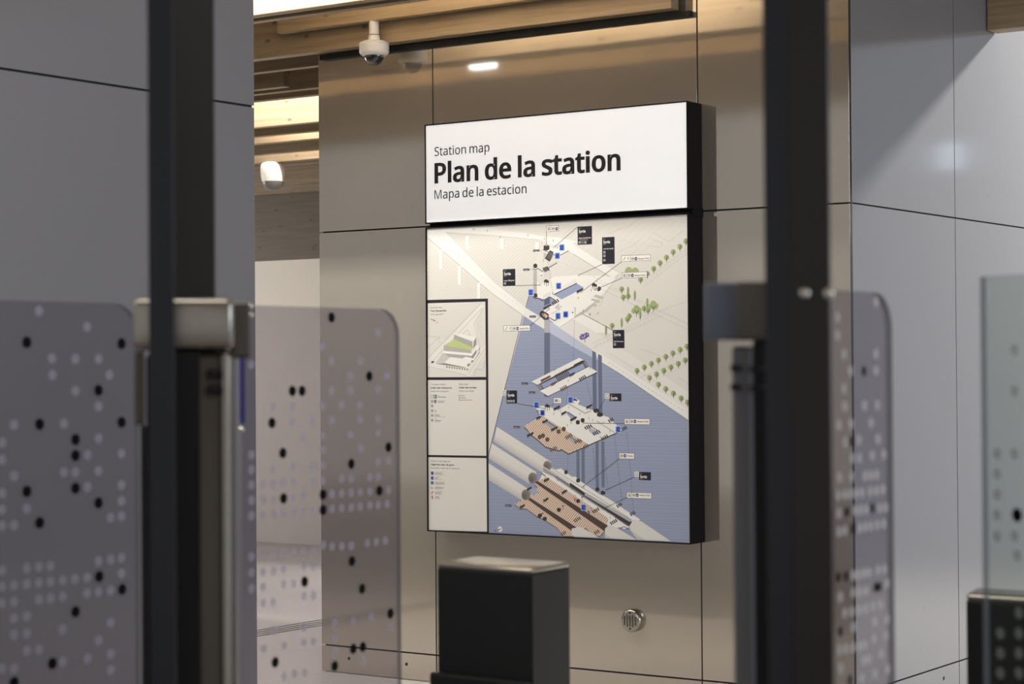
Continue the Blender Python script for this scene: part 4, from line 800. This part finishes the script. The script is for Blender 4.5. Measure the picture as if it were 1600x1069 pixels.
CP_ = [(590,520),(503,541),(518,564),(563,565),(548,587),(605,587),(518,611),(548,610),(591,609),(504,634),(534,633),(562,633),(518,657),(563,656),(591,655),(504,681),(548,679),(591,677),(504,703),(564,701),(591,722),(607,720),(504,727),(534,748),(549,748),(578,746),(591,745),(504,751),(519,772),(534,771),(549,770),(563,769),(578,768),(607,766),(519,795),(534,794),(549,793),(563,792),(578,790),(591,789),(605,788),
 (427,636),(457,636),(457,660),(488,658),(473,683),(427,733),(458,730),(489,728),(411,757),(427,756),(442,755),(458,754),(489,752),(411,781),(427,781),(458,778),(474,776),(411,805),(427,804),(442,803),(458,801),(474,799),(489,798),(393,711),(393,734),(393,758),(393,782),(393,806),(393,570),
 (411,868),(427,867),(443,864),(459,863),(474,862),(490,861),(411,894),(427,892),(443,889),(475,885),(490,884),(411,917),(443,912),(459,912),(411,942),(427,941),(475,932),(490,931),(427,985),(475,980),(412,1014),(444,1009),(475,1004),(490,1002),(444,1057),(460,1053),(476,1051),(393,870),(393,895),(393,920),
 (505,852),(519,854),(534,854),(549,853),(574,849),(588,847),(602,845),(523,974),(552,971),(580,965),(523,997),(523,1020),(567,1034),(609,981)]
RB_ = [(1350,580),(1331,690),(1323,800),(1363,794),(1333,826),(1310,902),(1322,901),(1368,918),(1374,917),(1313,987),(1328,1063)]
RP_ = [(1309,496),(1309,524),(1319,553),(1329,580),(1319,607),(1320,635),(1311,664),(1330,663),(1369,472),(1369,553),(1369,579),(1351,634),(1371,633),(1361,661),(1321,691),(1342,688),(1372,686),(1332,716),(1343,716),(1363,712),(1381,710),(1312,746),(1331,745),(1352,744),(1361,743),(1370,742),
 (1310,774),(1320,773),(1329,772),(1338,771),(1347,770),(1360,768),(1370,767),(1380,765),(1311,802),(1336,798),(1345,797),(1354,796),(1375,794),(1384,793),(1311,831),(1320,829),(1343,825),(1352,823),(1361,822),(1371,820),(1381,819),
 (1333,899),(1341,898),(1350,896),(1358,895),(1372,891),(1382,889),(1313,933),(1333,926),(1343,925),(1353,923),(1386,912),(1320,958),(1331,956),(1342,954),(1353,951),(1364,948),(1376,945),(1367,972),(1386,968),(1334,980),(1366,998),(1384,993),(1312,1016),(1322,1014),(1333,1012),(1344,1010),(1352,1008),(1350,1032),(1358,1030),(1377,1022),(1314,1045),(1387,1046),(1367,1053),(1347,1060)]
FB_ = [(1589,805)]
FP_ = [(1585,547),(1585,611),(1558,709),(1585,709),(1558,741),(1558,773),(1558,805),(1558,838),(1585,838),(1589,868),(1592,958),(1563,990),(1592,990),(1563,1021),(1592,1021),(1563,1052),(1592,1052)]
wing('glass_gate_wing', 'left dotted glass gate wing in front of the near grey wall', (-60, 3.02), (213, 3.30), ZG, 0.30, LB_, LP_, M_GLASS, False, True)
wing('glass_gate_wing', 'dotted glass gate wing on the right of the left gate column, before the passage', (374, 3.40), (621, 3.74), ZG, 0.30, CB_, CP_, M_GLASS, False, True)
wing('glass_gate_wing', 'narrow dotted glass gate wing beside the thick dark post on the right', (1215, 2.50), (1389, 2.78), 1.645, 0.30, RB_, RP_, M_GLASS, False, True, 0.0072, 0.0072, pale=M_DOTW)
wing('glass_gate_wing', 'greenish dotted glass gate wing at the right edge of the photo', (1537, 2.60), (1700, 2.44), 1.660, 0.30, FB_, FP_, M_GLASSG, False, False, 0.009, 0.0075, 0.02, M_DOTG)

# ------------------------------------------------------------------ gate columns and posts
def zat(row, px, D): return at(px, row, D).z
D0 = 2.62
t = thing('gate_column', 'steel-capped dark gate column between the two left glass wings', 'gate post', (*ground(290, D0), 0), 'gate columns')
bm = bmesh.new(); prism(bm, quad(D0 + 0.02, D0, 228, 368, 0.10), 0, zat(548, 290, D0), 0, 0.011); link('column_body', bm, M_STEELD, t, True)
bm = bmesh.new(); prism(bm, quad(D0, D0 - 0.02, 207, 366, 0.12), zat(547, 290, D0), zat(466, 290, D0), 0, 0.010); link('column_cap', bm, M_STEEL, t, True)
bm = bmesh.new(); prism(bm, quad(D0 - 0.004, D0 - 0.012, 262, 312, 0.02), 0.02, zat(549, 290, D0), 0, 0.002); link('black_front_strip', bm, M_BLKGLOSS, t)
bm = bmesh.new(); prism(bm, quad(D0 + 0.0, D0 - 0.004, 346, 359, 0.02), 0.02, zat(553, 350, D0), 0, 0.004); link('steel_edge_strip', bm, M_STEEL, t, True)  # brighter strip stands in for light caught on the rounded edge
bm = bmesh.new(); prism(bm, quad(D0 - 0.006, D0 - 0.006, 219, 228, 0.02), 0.02, zat(665, 222, D0), 0, 0.001); link('rubber_seal', bm, M_BLACK, t)
bm = bmesh.new(); prism(bm, quad(D0 - 0.006, D0 - 0.006, 210, 226, 0.03), zat(664, 222, D0), zat(549, 222, D0), 0, 0.003); link('hinge_bracket', bm, M_STEELD, t)
for row in (583, 608):
    p = at(333, row, D0 - 0.004); bm = bmesh.new(); lathe(bm, tuple(p), [(0.006, 0.01), (0.006, -0.006)], 14, axis='Y'); link('screw', bm, M_BLACK, t)
def ball(bm, c, r):
    bmesh.ops.create_uvsphere(bm, u_segments=16, v_segments=10, radius=r, matrix=Matrix.Translation(c))
for px, row in ((391, 478), (391, 492), (377, 671)):
    bm = bmesh.new(); ball(bm, at(px, row, 3.35), 0.0055); link('pin_glint', bm, M_CHROME, t, True)
bm = bmesh.new(); prism(bm, quad(3.30, 3.30, 374, 383, 0.008), zat(662, 378, 3.3), zat(550, 378, 3.3), 0, 0.002); link('violet_strip', bm, M_PURPLE, t)
bm = bmesh.new(); prism(bm, quad(D0 + 0.06, D0 + 0.04, 364, 388, 0.03), zat(560, 378, D0), zat(470, 378, D0), 0, 0.004); link('glass_clamp', bm, M_STEELD, t)
# the tall posts
t = thing('tall_post', 'tall dark square post rising behind the left steel column cap', 'post', (*ground(290, 2.75), 0), 'tall dark posts')
bm = bmesh.new(); prism(bm, quad(2.86, 2.86, 262, 337, 0.07), 0, 2.35, 0, 0.003); link('post_shaft', bm, M_POST, t)
bm = bmesh.new(); prism(bm, quad(2.44, 2.46, 240, 266, 0.03), 0, 2.35, 0, 0.002); link('post_side_plate', bm, M_POSTB, t)
bm = bmesh.new(); prism(bm, quad(2.86, 2.86, 236, 340, 0.08), 2.35, 2.37, 0, 0.002); link('post_head', bm, M_POST, t)
DP = 2.10
t = thing('tall_post', 'tall blurred dark post on the right, before the map wall corner', 'post', (*ground(1250, DP), 0), 'tall dark posts')
bm = bmesh.new(); prism(bm, quad(DP, DP - 0.01, 1238, 1297, 0.075), 0, 2.25, 0, 0.002); link('post_shaft', bm, M_POST, t)
bm = bmesh.new(); prism(bm, quad(DP - 0.01, DP + 0.015, 1203, 1238, 0.05), 0, 2.25, 0, 0.002); link('post_side_plate', bm, M_POSTB, t)
for px in (1257, 1294):
    bm = bmesh.new(); ball(bm, at(px, 458, DP - 0.02), 0.0062); link('pin_glint', bm, M_CHROME, t, True)  # bright balls stand in for highlights on the glass clamps
D1 = 2.35
t = thing('gate_column', 'brown-capped gate column half hidden by the right dark post', 'gate post', (*ground(1170, D1), 0), 'gate columns')
bm = bmesh.new(); prism(bm, quad(D1, D1, 1150, 1236, 0.10), zat(531, 1170, D1), zat(440, 1170, D1), 0, 0.004); link('column_cap', bm, simple('brown_grey_steel', (0.14, 0.125, 0.105), 0.4, 0.2), t, True)
bm = bmesh.new(); prism(bm, quad(D1 - 0.004, D1 + 0.05, 1127, 1149.5, 0.05), zat(531, 1170, D1), zat(440, 1170, D1), 0, 0.004); link('cap_side', bm, simple('blue_grey_steel', (0.20, 0.23, 0.30), 0.4, 0.2), t, True)
bm = bmesh.new(); prism(bm, quad(D1 + 0.02, D1 + 0.02, 1176, 1240, 0.08), 0, zat(532, 1170, D1), 0, 0.003); link('column_body', bm, M_BLKGLOSS, t)
bm = bmesh.new(); prism(bm, quad(D1 + 0.015, D1 + 0.03, 1146, 1175, 0.05), 0, zat(540, 1170, D1), 0, 0.005); link('steel_edge_strip', bm, simple('grey_steel', (0.16, 0.16, 0.17), 0.45, 0.2), t, True)
for px in (1147, 1186):
    for row in (575, 605):
        p = at(px, row, D1 + 0.012); bm = bmesh.new(); lathe(bm, tuple(p), [(0.0042, 0.01), (0.0042, -0.003)], 14, axis='Y'); link('screw', bm, M_BLACK, t)

# ------------------------------------------------------------------ low gate cabinets
def cabinet(label, corners, rows, top_px):
    pts = [ground(*c) for c in corners]
    a, b, c = (Vector(p) for p in pts[:3]); d = a + (c - b); foot = [tuple(a), tuple(b), tuple(c), tuple(d)]
    z = zat(rows, top_px[0], top_px[1])
    t = thing('gate_cabinet', label, 'cabinet', (b.x, b.y, 0), 'low black gate cabinets')
    bm = bmesh.new(); prism(bm, foot, 0, z - 0.012, 0, 0.003); link('cabinet_body', bm, M_BLKGLOSS, t)
    cen = (a + c) / 2; f2 = [tuple(cen + (Vector(p) - cen) * 1.0) for p in foot]
    bm = bmesh.new(); prism(bm, f2, z - 0.012, z, 0, 0.005); link('steel_top', bm, M_STEEL, t, True)
    return t, a, b, c
t, a, b, c = cabinet('low black gate cabinet with bright steel top below the map', [(681, 4.14), (829, 4.0), (888, 4.13)], 888, (829, 4.0))
n = (b - a).normalized(); q = Vector((n.y, -n.x));
if q.dot(a) > 0: q = -q
bm = bmesh.new(); prism(bm, [tuple(a + q * 0.002), tuple(b + q * 0.002), tuple(b + q * 0.03), tuple(a + q * 0.03)], 0, 0.925, 0, 0.006); link('lower_ledge', bm, M_BLKGLOSS, t)
cabinet('low black gate cabinet behind the greenish glass at the right edge', [(1506, 3.60), (1700, 3.46), (1712, 3.56)], 927, (1510, 3.60))
